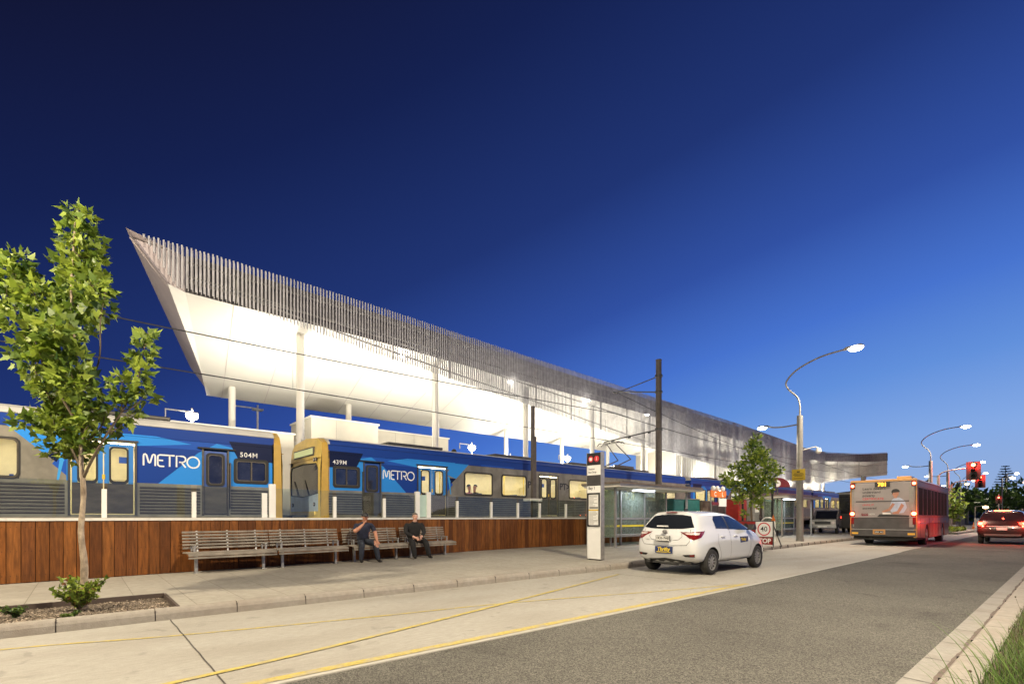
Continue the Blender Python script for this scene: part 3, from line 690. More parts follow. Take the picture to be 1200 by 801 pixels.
    for a, b in WIN:
        for sy in (a+.1, b-.55):
            for sx in (-1, 1): st.box(sx*.55, sx*1.40, sy, sy+.42, 1.72, 1.80); st.box(sx*.55, sx*1.40, sy, sy+.07, 1.80, 2.34)
    st.build('seat', 'mblue', t)
    for a, b in DOORS:
        for e in (a-.22, b+.22): MB().tube([(.70, e, 1.34), (.70, e, 3.46)], .02, 6).tube([(-.70, e, 1.34), (-.70, e, 3.46)], .02, 6).build('grab_pole', 'stickeryel', t)
    lt = MB()
    for sx in (-.6, .6): lt.box(sx-.10, sx+.10, 2.6 if cab else .4, 22.3, 3.435, 3.458)
    lt.build('ceiling_light', 'e_train', t)
    # windows
    for a, b in WIN+([] if cab else [(.6, 2.0), (2.2, 3.3)]):
        for sx in (1, -1):
            w = MB(); w.ring(rrect(a+.035, b-.035, WZ0+.035, WZ1-.035, .10), rrect(a-.018, b+.018, WZ0-.018, WZ1+.018, .12), 'x', 1.49*sx, 1.512*sx, 0)
            w.ring(rrect(a+.042, b-.042, WZ0+.042, WZ1-.042, .10), rrect(a+.012, b-.012, WZ0+.012, WZ1-.012, .11), 'x', 1.50*sx, 1.518*sx, 1)
            w.box(1.47*sx, 1.485*sx, a, b, WZ0, WZ0+.06, 0)
            fr = w.build('window', ['blackrub', 'stainless'], t)
            MB().quad((1.494*sx, a, WZ0), (1.494*sx, b, WZ0), (1.494*sx, b, WZ1), (1.494*sx, a, WZ1)).build('pane', 'winglass', fr)
    # double doors
    for a, b in DOORS:
        for sx in (1, -1):
            d = MB(); mid = (a+b)/2; pn = MB()
            for p, q in ((a+.05, mid-.012), (mid+.012, b-.05)):
                for (u0, u1, v0, v1, mi) in ((p, q, 1.44, 2.20, 1), (p, p+.10, 2.20, 3.20, 0), (q-.10, q, 2.20, 3.20, 0), (p+.10, q-.10, 3.12, 3.20, 0)):
                    d.box(1.46*sx, 1.485*sx, u0, u1, v0, v1, mi)
                d.ring(rrect(p+.135, q-.135, 2.26, 3.09, .075), rrect(p+.095, q-.095, 2.19, 3.13, .10), 'x', 1.484*sx, 1.497*sx, 2)
                pn.quad((1.478*sx, p+.1, 2.2), (1.478*sx, q-.1, 2.2), (1.478*sx, q-.1, 3.13), (1.478*sx, p+.1, 3.13))
                pn.quad((1.477*sx, p+.1, 2.2), (1.477*sx, q-.1, 2.2), (1.477*sx, q-.1, 2.3), (1.477*sx, p+.1, 2.3))
            for e in (a, b): d.box(1.49*sx, 1.525*sx, e-.022, e+.022, 1.40, 3.27, 3)
            d.box(1.49*sx, 1.54*sx, a-.05, b+.05, 3.27, 3.31, 3)
            d.box(1.485*sx, 1.50*sx, mid-.03, mid+.03, 2.30, 2.42, 4)
            nm = 'lblue' if (cab and a < 5) else 'stainless'
            o = d.build('door', [nm, 'stainless', 'blackrub', 'stainless_d', 'signyellow'], t); pn.build('pane', 'winglass', o)
            k = MB()
            k.box(1.47*sx, 1.482*sx, a+.16, a+.34, 2.72, 2.88); k.build('notice', 'mblue', o)
    if cab:
        for sx in (1, -1):
            a, b = CABDOOR; d = MB(); d.box(1.462*sx, 1.482*sx, a+.03, b-.03, 1.44, 3.20, 0); d.ring(rrect(a+.13, b-.13, 2.28, 3.10, .08), rrect(a+.08, b-.08, 2.22, 3.15, .1), 'x', 1.48*sx, 1.50*sx, 1)
            d.ring(rrect(a+.15, b-.15, 2.30, 3.08, .07), rrect(a+.13, b-.13, 2.28, 3.10, .08), 'x', 1.48*sx, 1.505*sx, 2)
            for e in (a, b): d.box(1.485*sx, 1.525*sx, e-.02, e+.02, 1.40, 3.24, 2)
            d.box(1.49*sx, 1.56*sx, a-.18, b+.12, 3.25, 3.29, 1)
            d.box(1.50*sx, 1.56*sx, a-.06, a-.035, 1.6, 2.9, 2)
            o = d.build('cab_door', ['mblue', 'blackrub', 'stainless'], t)
            MB().box(1.484*sx, 1.490*sx, a+.14, b-.14, 2.30, 3.08).build('pane', 'cabglass', o)
            dl = MB().box(1.482*sx, 1.488*sx, a+.03, b-.03, 1.44, 2.21).build('kick_plate', 'stainless', o)
            a, b = CABWIN; w = MB(); w.ring(rrect(a+.03, b-.03, 2.41, 2.97, .06), rrect(a-.05, b+.05, 2.33, 3.05, .09), 'x', 1.49*sx, 1.52*sx, 0)
            w.ring(rrect(a+.045, b-.045, 2.425, 2.955, .06), rrect(a+.02, b-.02, 2.40, 2.98, .06), 'x', 1.50*sx, 1.526*sx, 1); w.box(1.49*sx, 1.522*sx, (a+b)/2-.018, (a+b)/2+.018, 2.4, 2.98, 1)
            o = w.build('window', ['blackrub', 'stainless'], t)
            MB().quad((1.495*sx, a, 2.38), (1.495*sx, b, 2.38), (1.495*sx, b, 3.0), (1.495*sx, a, 3.0)).build('pane', 'cabglass', o)
        # nose
        fr = [(-1.5, 1.15), (-1.5, 3.55), (-1.42, 3.78), (-1.1, 3.95), (0, 4.05), (1.1, 3.95), (1.42, 3.78), (1.5, 3.55), (1.5, 1.15)]
        def fy(x, z): return .10*max(0, (z-3.1)/.9)+.05*(abs(x)/1.5)**4
        nb = MB(); n = len(fr)
        vs = [(x, fy(x, z), z) for x, z in fr]+[(x, .34, z) for x, z in fr]
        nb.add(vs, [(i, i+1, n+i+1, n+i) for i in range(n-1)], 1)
        # front face with the windscreen left open
        ws = [(-1.34, 2.12), (-1.34, 2.95), (-1.22, 3.12), (0, 3.17), (1.22, 3.12), (1.34, 2.95), (1.34, 2.12), (0, 2.02)]
        def Q(p, q, r, s, mi=0): nb.add([(x, fy(x, z), z) for x, z in (p, q, r, s)], [(0, 1, 2, 3)], mi)
        for s in (1, -1):
            Q((1.5*s, 1.15), (1.5*s, 2.12), (1.34*s, 2.12), (1.34*s, 1.15)); Q((1.5*s, 2.12), (1.5*s, 2.95), (1.34*s, 2.95), (1.34*s, 2.12))
            Q((1.5*s, 2.95), (1.5*s, 3.55), (1.22*s, 3.30), (1.34*s, 2.95)); Q((1.34*s, 2.95), (1.22*s, 3.12), (1.22*s, 3.30), (1.22*s, 3.2))
            Q((1.22*s, 3.12), (0, 3.17), (0, 3.30), (1.22*s, 3.30)); Q((1.22*s, 3.30), (1.5*s, 3.55), (1.42*s, 3.78), (1.1*s, 3.75)); Q((1.42*s, 3.78), (1.1*s, 3.95), (1.1*s, 3.75), (1.3*s, 3.77))
            Q((0, 3.30), (1.22*s, 3.30), (1.1*s, 3.75), (0, 3.75)); Q((0, 3.75), (1.1*s, 3.75), (1.1*s, 3.95), (0, 4.05))
            Q((1.34*s, 1.15), (1.34*s, 1.55), (0, 1.55), (0, 1.15)); Q((1.34*s, 1.55), (1.34*s, 2.12), (0, 2.02), (0, 1.55), 2)
            nb.box(.95*s-.16, .95*s+.16, -.005, .08, 1.42, 1.55, 0)
        nb.box(-1.5, 1.5, .012, .10, 3.275, 3.285, 1)
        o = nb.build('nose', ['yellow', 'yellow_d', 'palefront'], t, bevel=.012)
        wsb = MB().add([(x, fy(x, z)+.02, z) for x, z in ws]+[(0, .03, 2.6)], [(i, (i+1) % 8, 8) for i in range(8)])
        for i in range(8):
            a, b = ws[i], ws[(i+1) % 8]; wsb.add([(a[0], fy(*a)-.004, a[1]), (b[0], fy(*b)-.004, b[1]), (b[0]*.96, fy(*b)+.022, 2.57+(b[1]-2.57)*.94), (a[0]*.96, fy(*a)+.022, 2.57+(a[1]-2.57)*.94)], [(0, 1, 2, 3)], 1)
        wsb.build('windscreen', ['cabglass', 'blackrub'], t)
        db = MB(); db.box(-.95, .95, .015, .09, 3.40, 3.68, 0); db.box(-.90, .90, .008, .016, 3.44, 3.64, 1); db.build('destination_box', ['stainless_d', 'e_dest'], t)
        for x, z in ((-1.2, 3.22), (1.05, 3.24), (1.22, 3.24), (-1.05, 1.78), (1.05, 1.78)):
            MB().tube([(x, -.004, z), (x, .12, z)], .065, 12).ball((x, -.0, z), .05, 1, sc=(1, .3, 1)).build('headlight', ['blackrub', 'tailclear'], t)
        wp = MB().bar((-.5, .015, 2.10), (-.95, .03, 2.62), .018, .015).bar((.5, .015, 2.10), (.15, .03, 2.62), .018, .015); wp.build('wiper', 'blackrub', t)
        cp = MB().box(-.35, .35, -.45, .35, 1.12, 1.42).box(-1.2, 1.2, -.06, .4, .75, 1.15); cp.build('coupler', 'darksteel', t)
    # underframe, bogies
    u = MB().box(-1.40, 1.40, .4, 22.6, 1.10, 1.25)
    for a, b in ((6.5, 9), (10, 13), (14, 16)): u.box(-1.2, 1.2, a, b, .62, 1.10)
    u.build('underframe', 'darksteel', t)
    for c in (3.6, 19.4):
        b = MB().box(-1.05, -.85, c-1.6, c+1.6, .65, .95).box(.85, 1.05, c-1.6, c+1.6, .65, .95).box(-.9, .9, c-.2, c+.2, .7, 1.1)
        for e in (c-1.25, c+1.25): b.tube([(-.80, e, .75), (.80, e, .75)], .08, 8); b.tube([(-.78, e, .75), (-.65, e, .75)], .44, 20); b.tube([(.65, e, .75), (.78, e, .75)], .44, 20)
        b.build('bogie', 'darksteel', t)
    # lettering
    for sx in (1, -1):
        if cab:
            # reads left to right seen from outside
            base = 2.24 if sx > 0 else 3.46
            lt = MB(); strokes(lt, letters_metro(), (1.5035*sx, base, 2.70), (0, sx*.295, 0), (0, 0, .30), .125); lt.build('lettering', 'white', t)
            lt = MB(); text(lt, number, (1.5035*sx, .45 if sx > 0 else 1.22, 3.10), (0, sx, 0), (0, 0, 1), .135, 0, .012, spacing=1.12); lt.build('lettering', 'white', t)
        lt = MB(); text(lt, 'PT', (1.505*sx, 9.22 if sx > 0 else 9.80, 2.66), (0, sx, 0), (0, 0, 1), .30, 0, .045); lt.build('lettering', 'black', t)
        lt = MB(); text(lt, 'PT>', (1.505*sx, 11.30 if sx > 0 else 11.92, 2.66), (0, sx, 0), (0, 0, 1), .30, 0, .045); lt.build('lettering', 'black', t)
    return t
c1 = carriage('blue and silver train carriage numbered 504M, its yellow end by the gap in the train', '504M', far=1)
c1.location = (-17.45, 4.67, 0); c1.rotation_euler.z = pi
c2 = carriage('blue and silver train carriage numbered 439M, its yellow cab front with dark windscreen showing', '439M')
c2.location = (-17.5, 5.72, 0); c2.rotation_euler.z = R(.55)
c3 = carriage('silver middle train carriage beyond the carriage numbered 439M, raised collector arm on its roof', '', cab=False)
c3.location = (-17.75, 29.3, 0); c3.rotation_euler.z = R(.9)
c4 = copy_tree(c3); c4['label'] = 'farthest silver train carriage, behind the street lamp with the yellow sign'; c4.location = (-18.15, 52.8, 0); c4.rotation_euler.z = R(1.6)
# current collector on the roof of the 439M carriage
p = MB(); x0, yb = 0, 17.2
for s in (-.5, .5):
    p.bar((s, yb, 4.28), (s*.9, yb+1.35, 4.75), .05, .05); p.bar((s*.9, yb+1.35, 4.75), (s*.6, yb+.1, 5.55), .04, .04)
p.box(-.6, .6, yb-.35, yb+1.5, 4.14, 4.20); p.box(-.62, -.5, yb-.3, yb+1.4, 4.20, 4.3); p.box(.5, .62, yb-.3, yb+1.4, 4.20, 4.3)
for s in (-.12, .22): p.tube([(-.85, yb+s, 5.50), (-.7, yb+s, 5.62), (.7, yb+s, 5.62), (.85, yb+s, 5.50)], .022, 6)
for a in (-.5, .5):
    for e in (-.2, 1.3): p.tube([(a, yb+e, 4.02), (a, yb+e, 4.2)], .05, 8)
p.build('pantograph', 'mast', c2)
# two passengers seen through the window of carriage 439M
pT = dict(head=(.16, 1.26), armr=((.20, -.28, .76), (.42, -.12, .62)), handr=((.9, .1, -.2), (0, .5, 1), .5), arml=((.20, .28, .76), (.42, .12, .62)), handl=((.9, -.1, -.2), (0, -.5, 1), .5),
          legr=((.44, -.12, .50), (.46, -.12, .09)), legl=((.44, .12, .50), (.46, .12, .09)))
for loc, rz, sh, lab in (((-16.75, 5.72+6.35, 1.34), R(90), 'maroon', 'dark-haired passenger inside the train by the first big window, the left one of two heads'), ((-16.72, 5.72+6.95, 1.34), R(-90), 'navy', 'dark-haired passenger inside the train by the first big window, the right one of two heads')):
    seated(lab, loc, rz, sh, 'jeans', 'skin', pT, hairm='black')
# ------------------------------------------------------------------ station canopy
CF = crom([(-19.0, 1.0), (-19.05, 4), (-19.3, 8.9), (-19.9, 18), (-20.7, 32.4), (-21.6, 48), (-22.5, 64.7), (-22.9, 71), (-22.3, 76), (-20.6, 79.6), (-18.6, 81.4), (-16.8, 81.9)], 24)
arc = [0]
for a, b in zip(CF, CF[1:]): arc.append(arc[-1]+math.dist(a, b))
def cpos(s):
    for i in range(len(arc)-1):
        if s <= arc[i+1]:
            t = (s-arc[i])/(arc[i+1]-arc[i]); a, b = CF[i], CF[i+1]; d = Vector((b[0]-a[0], b[1]-a[1])).normalized()
            return Vector((a[0]+(b[0]-a[0])*t, a[1]+(b[1]-a[1])*t)), d
    a, b = CF[-2], CF[-1]; return Vector(b), Vector((b[0]-a[0], b[1]-a[1])).normalized()
SEND = arc[-1]
sY = lambda y: min(range(len(CF)), key=lambda i: abs(CF[i][1]-y) if CF[i][1] < 79 else 99)
a18, a32, a48, a65, a71, a76, a80, a81 = [arc[min(range(len(CF)), key=lambda i: math.dist(CF[i], p))] for p in ((-19.9, 18), (-20.7, 32.4), (-21.6, 48), (-22.5, 64.7), (-22.9, 71), (-22.3, 76), (-20.6, 79.6), (-18.6, 81.4))]
ZB = lambda s: lerp_tab([(0, 8.78), (3, 8.74), (7.9, 8.26), (a18, 7.62), (a32, 6.45), (a48, 5.8), (a65, 5.68), (a71, 5.73), (a76, 5.95), (a80, 6.6), (a81, 6.95), (SEND, 7.1)], s)
ZT = lambda s: lerp_tab([(0, 10.11), (3, 10.15), (8, 10.2), (a32, 10.28), (a48, 10.42), (a65, 10.25), (SEND, 10.15)], s)
ZK = lambda s: lerp_tab([(0, 8.80), (3, 8.80), (8, 8.9), (a32, 9.0), (SEND, 9.0)], s)     # where roof edge meets screen
can = thing('station_canopy', 'huge white station roof with a long curved screen of grey upright battens', 'canopy', (-23, 30, 0)); CO = Vector((-23, 30, 0))
def P3(p, z, off=0, d=None):
    q = Vector((p[0], p[1]))
    if d is not None: q = q+Vector((-d[1], d[0]))*off   # off>0: inwards (to -x)
    return (q.x-CO.x, q.y-CO.y, z)
sc_ = MB(); s = .45; random.seed(11)
while s < SEND-.05:
    for layer, off in ((0, 0.0), (1, .13)):
        ss = s+layer*.063; p, d = cpos(ss); zt = ZT(ss)+random.choice((-.008, 0, .008)); zb = ZB(ss)+random.choice((-.02, 0, .02))
        if s < 1.3: zb = ZT(ss)-.10-1.30*min(1, (s-.45)/.85)   # raked start of the screen
        w = .0225 if not layer else .010
        a = p-d*w; b = p+d*w; dep = .022
        sc_.add([P3(a, zb, off, d), P3(b, zb, off, d), P3(b, zt, off, d), P3(a, zt, off, d), P3(a, zb, off+dep, d), P3(b, zb, off+dep, d), P3(b, zt, off+dep, d), P3(a, zt, off+dep, d)],
                [(0, 1, 2, 3), (4, 7, 6, 5), (0, 3, 7, 4), (1, 5, 6, 2), (0, 4, 5, 1), (3, 2, 6, 7)])
    s += .126*random.choice((.93, 1, 1, 1.07))
sc_.build('batten_screen', 'batten', can)
rl = MB(); N = 170; S_ = [1.6+(SEND-1.6)*i/N for i in range(N+1)]
for zf in (lambda s: ZB(s)+.35, lambda s: (ZB(s)+ZK(s))/2+.45, lambda s: ZK(s)+.25, lambda s: ZT(s)-.45):
    for a, b in zip(S_, S_[1:]):
        pa, da = cpos(a); pb, db = cpos(b); rl.bar(P3(pa, zf(a), .14, da), P3(pb, zf(b), .14, db), .04, .05)
for i in range(1, int(SEND/3.1)):
    p, d = cpos(i*3.1); rl.bar(P3(p, ZB(i*3.1)+.1, .30, d), P3(p, ZT(i*3.1)-.3, .30, d), .05, .05)
rl.build('screen_rail', 'pole', can)
# fascia behind the upper screen, roof and soffit
fb = MB(); sf = MB(); rfm = MB(); TS = [0, .06, .14, .24, .36, .5, .7, 1]
def back(p): return Vector((-28.0, max(4.6, min(p.y, 81.5)+1.2)))
for a, b in zip(S_, S_[1:]):
    pa, da = cpos(a); pb, db = cpos(b)
    ta = 1 if a > 3.5 else max(0, (a-1.6)/1.9)
    fb.quad(P3(pa, ZK(a), .42, da), P3(pb, ZK(b), .42, db), P3(pb, ZT(b)-.10, .42, db), P3(pa, ZT(a)-.10, .42, da))
    q = []
    for pp, dd, sv in ((pa, da, a), (pb, db, b)):
        n = Vector((-dd.y, dd.x)); e0 = pp+n*.42; bk = back(pp)
        q.append([(e0+(bk-e0)*t, 7.3+(ZK(sv)-7.3)*(1-t)**1.12) for t in TS]+[(bk, 8.3), (e0, ZT(sv)-.10)])
    A, B = q
    for k in range(len(TS)-1): sf.quad(P3(A[k][0], A[k][1]), P3(A[k+1][0], A[k+1][1]), P3(B[k+1][0], B[k+1][1]), P3(B[k][0], B[k][1]))
    rfm.quad(P3(A[-3][0], A[-3][1]), P3(A[-2][0], A[-2][1]), P3(B[-2][0], B[-2][1]), P3(B[-3][0], B[-3][1]))
    rfm.quad(P3(A[-2][0], A[-2][1]), P3(A[-1][0], A[-1][1]), P3(B[-1][0], B[-1][1]), P3(B[-2][0], B[-2][1]))
sj = MB()
for i in range(3, 165, 4):
    A_ = cpos(S_[i]); bk = back(A_[0]); e0 = A_[0]+Vector((-A_[1].y, A_[1].x))*.42
    P_ = [(e0+(bk-e0)*t, 7.3+(ZK(S_[i])-7.3)*(1-t)**1.12-.008) for t in TS]
    for (a, z0), (b, z1) in zip(P_, P_[1:]): sj.bar((a.x-CO.x, a.y-CO.y, z0), (b.x-CO.x, b.y-CO.y, z1), .016, .010)
sf.merge(sj, mi=1)
fb.build('fascia', 'backing', can)
ew = MB(); es = [a71+(SEND-a71)*i/40 for i in range(41)]
for a, b in zip(es, es[1:]):
    pa, da = cpos(a); pb, db = cpos(b); ew.quad(P3(pa, ZB(a)+.05, 1.5, da), P3(pb, ZB(b)+.05, 1.5, db), P3(pb, ZK(b)+.1, 1.3, db), P3(pa, ZK(a)+.1, 1.3, da))
ew.build('end_wall', 'bldg', can)
# near end: pointed prow
T = Vector((-19.0, 1.0, 10.14))-CO; S1 = Vector((-18.97, 2.05, 8.76))-CO; S2 = Vector((-27.7, 4.72, 7.28))-CO; OB = Vector((-27.7, 3.87, 8.5))-CO
p0, d0 = cpos(1.6); F0 = Vector(P3(p0, ZK(1.6), .42, d0)); FT = Vector(P3(p0, ZT(1.6)-.16, .42, d0)); bk0 = Vector(P3(back(p0), 7.3)); bt0 = Vector(P3(back(p0), 8.3))
pr = MB()
pr.add([S2, OB, bk0, bt0], [(0, 1, 3, 2)])
pr.add([T, OB, bt0, FT], [(0, 1, 2, 3)])
pr.add([S1+Vector((-.34, 0.05, 0)), F0, FT, T+Vector((-.30, .1, -.12))], [(0, 1, 2, 3)])
for t0, t1 in zip(TS, TS[1:]):
    g = lambda P, Q, t: Vector((P.x+(Q.x-P.x)*t, P.y+(Q.y-P.y)*t, Q.z+(P.z-Q.z)*(1-t)**1.12))
    sf.add([g(S1, S2, t0), g(F0, bk0, t0), g(F0, bk0, t1), g(S1, S2, t1)], [(0, 1, 2, 3)])
for t0, t1 in zip(TS, TS[1:]): pr.add([T.lerp(OB, t0), g(S1, S2, t0), g(S1, S2, t1), T.lerp(OB, t1)], [(0, 1, 2, 3)])
pr.build('prow', 'prow', can)
sf.build('soffit', ['canopywhite', 'prow'], can, smooth=False); rfm.build('roof', 'backing', can)
# columns and up-lights
def uplight(x, y, z, P, rx=0, size=.35):
    l = bpy.data.lights.new('uplight', 'AREA'); l.shape = 'DISK'; l.size = size; l.energy = P; l.color = (1, .94, .81)
    o = bpy.data.objects.new('uplight', l); COL.objects.link(o); o.location = (x, y, z); o.rotation_euler = (pi, rx, 0); return o
UP = 300
for row in (0, 1):
    for k in range(12 if row == 0 else 13):
        if row == 0:
            y = 6.61+6.4*k; sfr = min((abs(c[1]-y), c) for c in CF if c[1] < 79)[1]; x = min(-20.5, sfr[0]-1.05)
        else: y = 5.4+5.72*k; x = -26.5
        zt = 8.70 if row == 0 else 7.62
        r = .15
        c = MB(); c.tube([(x-CO.x, y-CO.y, 1.38), (x-CO.x, y-CO.y, zt+.05)], r, 20); c.tube([(x-CO.x, y-CO.y, 1.38), (x-CO.x, y-CO.y, 1.43)], .26, 20); c.tube([(x-CO.x, y-CO.y, zt-.30), (x-CO.x, y-CO.y, zt-.28)], .155, 20)
        co = c.build('column', 'canopywhite', can, smooth=False)
        hd = MB()
        for sx in (-1, 1):
            hd.bar((x-CO.x, y-CO.y, 4.35), (x-CO.x+sx*.42, y-CO.y, 4.35), .04, .04); hd.tube([(x-CO.x+sx*.42, y-CO.y, 4.28), (x-CO.x+sx*.42, y-CO.y, 4.42)], [.07, .12], 14)
        hd.build('uplight_head', 'whitepost', co)
        if row == 0:
            uplight(x-.8, y, 4.5, UP, 0); 
            if k % 2 == 0: uplight(x+1.2, y+2.5, 4.5, UP*.55, 0)
        else: uplight(x+.7, y, 4.5, UP*(.9 if k < 6 else .35))
for s_ in (a71-3, a71+1, a71+4.5, a71+8):
    p, d = cpos(s_); n = Vector((-d.y, d.x)); q = p+n*.8; uplight(q.x, q.y, ZB(s_)-.5, 120)  # added lamps without fittings, washing the far battens and end wall from behind
uplight(-21.5, 3.6, 4.5, 70); uplight(-25.6, 4.6, 4.5, 90)  # two added lamps without fittings, brightening the soffit near the prow
# round soffit downlights
dl = MB()
for k in range(12):
    for x in (-20.0,):
        y = 4.5+6.4*k
        if x > -20.5 and k > 4: continue
        z = 8.60; MB().tube([(x-CO.x, y-CO.y, z), (x-CO.x, y-CO.y, z-.03)], .13, 14).build('downlight', 'e_white', can)

# platform buildings
def block(name, label, x0, x1, y0, y1, z1, slats=False):
    t = thing(name, label, 'building', ((x0+x1)/2, (y0+y1)/2, 1.38)); w, l, h = (x1-x0)/2, (y1-y0)/2, z1-1.38
    b = MB().box(-w, w, -l, l, 0, h-.08)
    for i in range(1, int(l*2/1.2)): b.box(w, w+.004, -l+i*1.2-.006, -l+i*1.2+.006, 0, h-.1, 1)
    b.build('wall', ['bldg', 'kerb'], t, bevel=.01)
    MB().box(-w-.06, w+.06, -l-.06, l+.06, h-.08, h).build('roof', 'canopywhite', t)
    MB().box(w, w+.03, -.5, .5, .02, 2.1).box(w+.03, w+.05, .35, .40, .95, 1.1, 1).build('door', ['whitepost', 'darksteel'], t)
    if slats:
        s = MB()
        for i in range(int(l*2/.3)): s.box(w+.01, w+.06, -l+i*.3, -l+i*.3+.10, 0, h-.3)
        s.build('slat_screen', 'whitepost', t)
    return t
block('platform_building', 'tall cream platform box rising above the cab of the 439M carriage', -27.0, -24.0, 8.25, 11.66, 6.2)
block('platform_building', 'cream platform building right of the taller cream box, behind the round tall white column', -28.4, -25.6, 12.3, 17.1, 6.25)
block('platform_building', 'low cream platform building seen in the gap between the two yellow train ends', -26.4, -24.0, 2.5, 7.45, 5.25)
block('station_building', 'long cream station building under the far end of the batten screen', -28.5, -24.2, 41, 80, 7.6, True)
block('station_building', 'pale low station block behind the middle of the train below the batten screen', -28.5, -25.5, 29, 38, 4.9)
block('kiosk_building', 'grey box building with a ribbed wall by the far end of the train', -18.5, -14.8, 80.5, 86, 5.2, True)

# flood lamps on the far platform edge
def floodlamp(label, y, z, lit=True):
    t = thing('platform_lamp', label, 'lamp', (-30, y, 1.2), group='lamps on the far side of the platform')
    h = z-1.2
    MB().tube([(0, 0, 0), (0, 0, h+.25)], .05, 10).box(-.12, .12, -.12, .12, 0, .02).build('pole', 'whitepost', t)
    MB().box(-.03, .03, -1.15, .02, h+.02, h+.08).box(-.03, .03, -1.15, -1.10, h-.35, h+.02).build('bracket', 'whitepost', t)
    MB().box(-.22, .22, -.25, .25, h-.05, h+.02).build('lamp_head', 'whitepost', t)
    if lit:
        MB().ball((.0, 0, h-.16), .27, 0, 20, 12, sc=(1, 1, .8)).build('lens', 'e_white', t, smooth=True)
        l = bpy.data.lights.new('flood', 'SPOT'); l.energy = 300; l.color = (1, .93, .8); l.shadow_soft_size = .22; l.spot_size = R(150); l.spot_blend = .3
        o = bpy.data.objects.new('flood', l); COL.objects.link(o); o.location = (-29.6, y, z-.4)
    return t
floodlamp('white platform lamp lit above the roof of the 504M carriage, beside the young tree', 4.28, 6.72)
floodlamp('slim white platform pole with an unlit crosspiece above the 504M carriage', 7.38, 7.34, False)
floodlamp('lit platform lamp just right of the tall white column, above the train', 22.16, 6.75)
floodlamp('lit platform lamp low between two white columns left of the slim trackside mast', 25.99, 6.23)
floodlamp('lit platform lamp between the slim trackside mast and the bus stop pillar', 32.76, 6.77)
floodlamp('small lit platform lamp seen just right of the bus stop pillar', 39.5, 6.3)

# ------------------------------------------------------------------ overhead line
m1 = thing('overhead_line_mast', 'tall dark round steel mast with bracket arms carrying the train wires', 'mast', (-14.75, 23.3, 0))
MB().tube([(0, 0, 0), (0, 0, 9.75)], [.19, .15], 16).tube([(0, 0, 9.75), (0, 0, 9.78)], .165, 16).build('pole', 'mast', m1)
a = MB().tube([(0, 0, 8.9), (-2.9, .1, 8.55)], .03, 8).tube([(0, 0, 8.05), (-2.7, .1, 8.6)], .035, 8).tube([(-2.7, 0, 8.5), (-3.0, 0, 8.6)], .045, 8)
a.build('bracket_arm', 'darksteel', m1)
a = MB().tube([(0, 0, 6.05), (-3.5, -.2, 5.75)], .035, 8).tube([(-.9, 0, 6.0), (-.9, 0, 5.7)], .02, 6).tube([(-2.6, -.15, 5.85), (-3.4, -.2, 5.55)], .02, 6)
for x in (-.6, -1.9): a.tube([(x-.05, 0, 6.02+.09*x*.9), (x+.08, 0, 6.03+.09*x*.9)], .065, 10)
a.build('registration_arm', 'darksteel', m1)
MB().tube([(0, 0, 8.85), (0, 0, 8.97)], .20, 14).tube([(0, 0, 5.98), (0, 0, 6.12)], .20, 14).tube([(0, 0, 8.0), (0, 0, 8.1)], .20, 14).build('clamp', 'darksteel', m1)
m2 = thing('overhead_line_mast', 'slim grey steel mast behind the glass railing, shorter than the one with bracket arms', 'mast', (-14.85, 14.1, 0))
MB().box(-.06, .06, -.06, .06, 0, 5.95).build('pole', 'mast', m2); MB().box(-.05, .05, .07, .16, 0, 4.7).build('stiffener', 'mast', m2)
MB().box(-.2, .2, -.35, .35, 2.02, 2.12).build('cross_plate', 'coping', m2)
def wire(label, pts, r=.018):
    o = MB().tube(pts, r, 6).build('overhead_wire', 'wire'); tag(o, label, 'wire', 'wires of the train overhead line'); return o
def sag(p, q, s, n=10): return [(p[0]+(q[0]-p[0])*t, p[1]+(q[1]-p[1])*t, p[2]+(q[2]-p[2])*t-4*s*t*(1-t)) for t in [i/n for i in range(n+1)]]
uw = wire('upper of the two thin wires crossing the white canopy', sag((-17.4, -25, 7.1), (-17.6, 23.2, 7.35), .35, 16)+sag((-17.6, 23.2, 7.35), (-18.2, 60, 7.2), .4)[1:]+sag((-18.2, 60, 7.2), (-19.5, 100, 7), .3)[1:])
wire('lower of the two thin wires crossing the white canopy, the contact wire', sag((-17.4, -25, 5.68), (-17.6, 23.2, 5.72), .0)+sag((-17.6, 23.2, 5.72), (-18.2, 60, 5.7), .0)[1:]+sag((-18.2, 60, 5.7), (-19.5, 100, 5.6), 0)[1:])
for k in range(14):
    y = -6+k*5.7; x = -17.45-.01*max(0, y); MB().tube([(x, y, 5.7), (x, y, 6.9)], .006, 5).build('dropper', 'wire', uw)
wire('thin wire sagging across the batten screen from the tall mast to the far end', sag((-17.5, 23.3, 8.55), (-20, 75, 7.2), 1.1, 16))
0 and wire('thin wire sagging across the batten screen left of the tall mast', sag((-17.5, 23.3, 8.55), (-17.4, -25, 8.8), .8, 16))
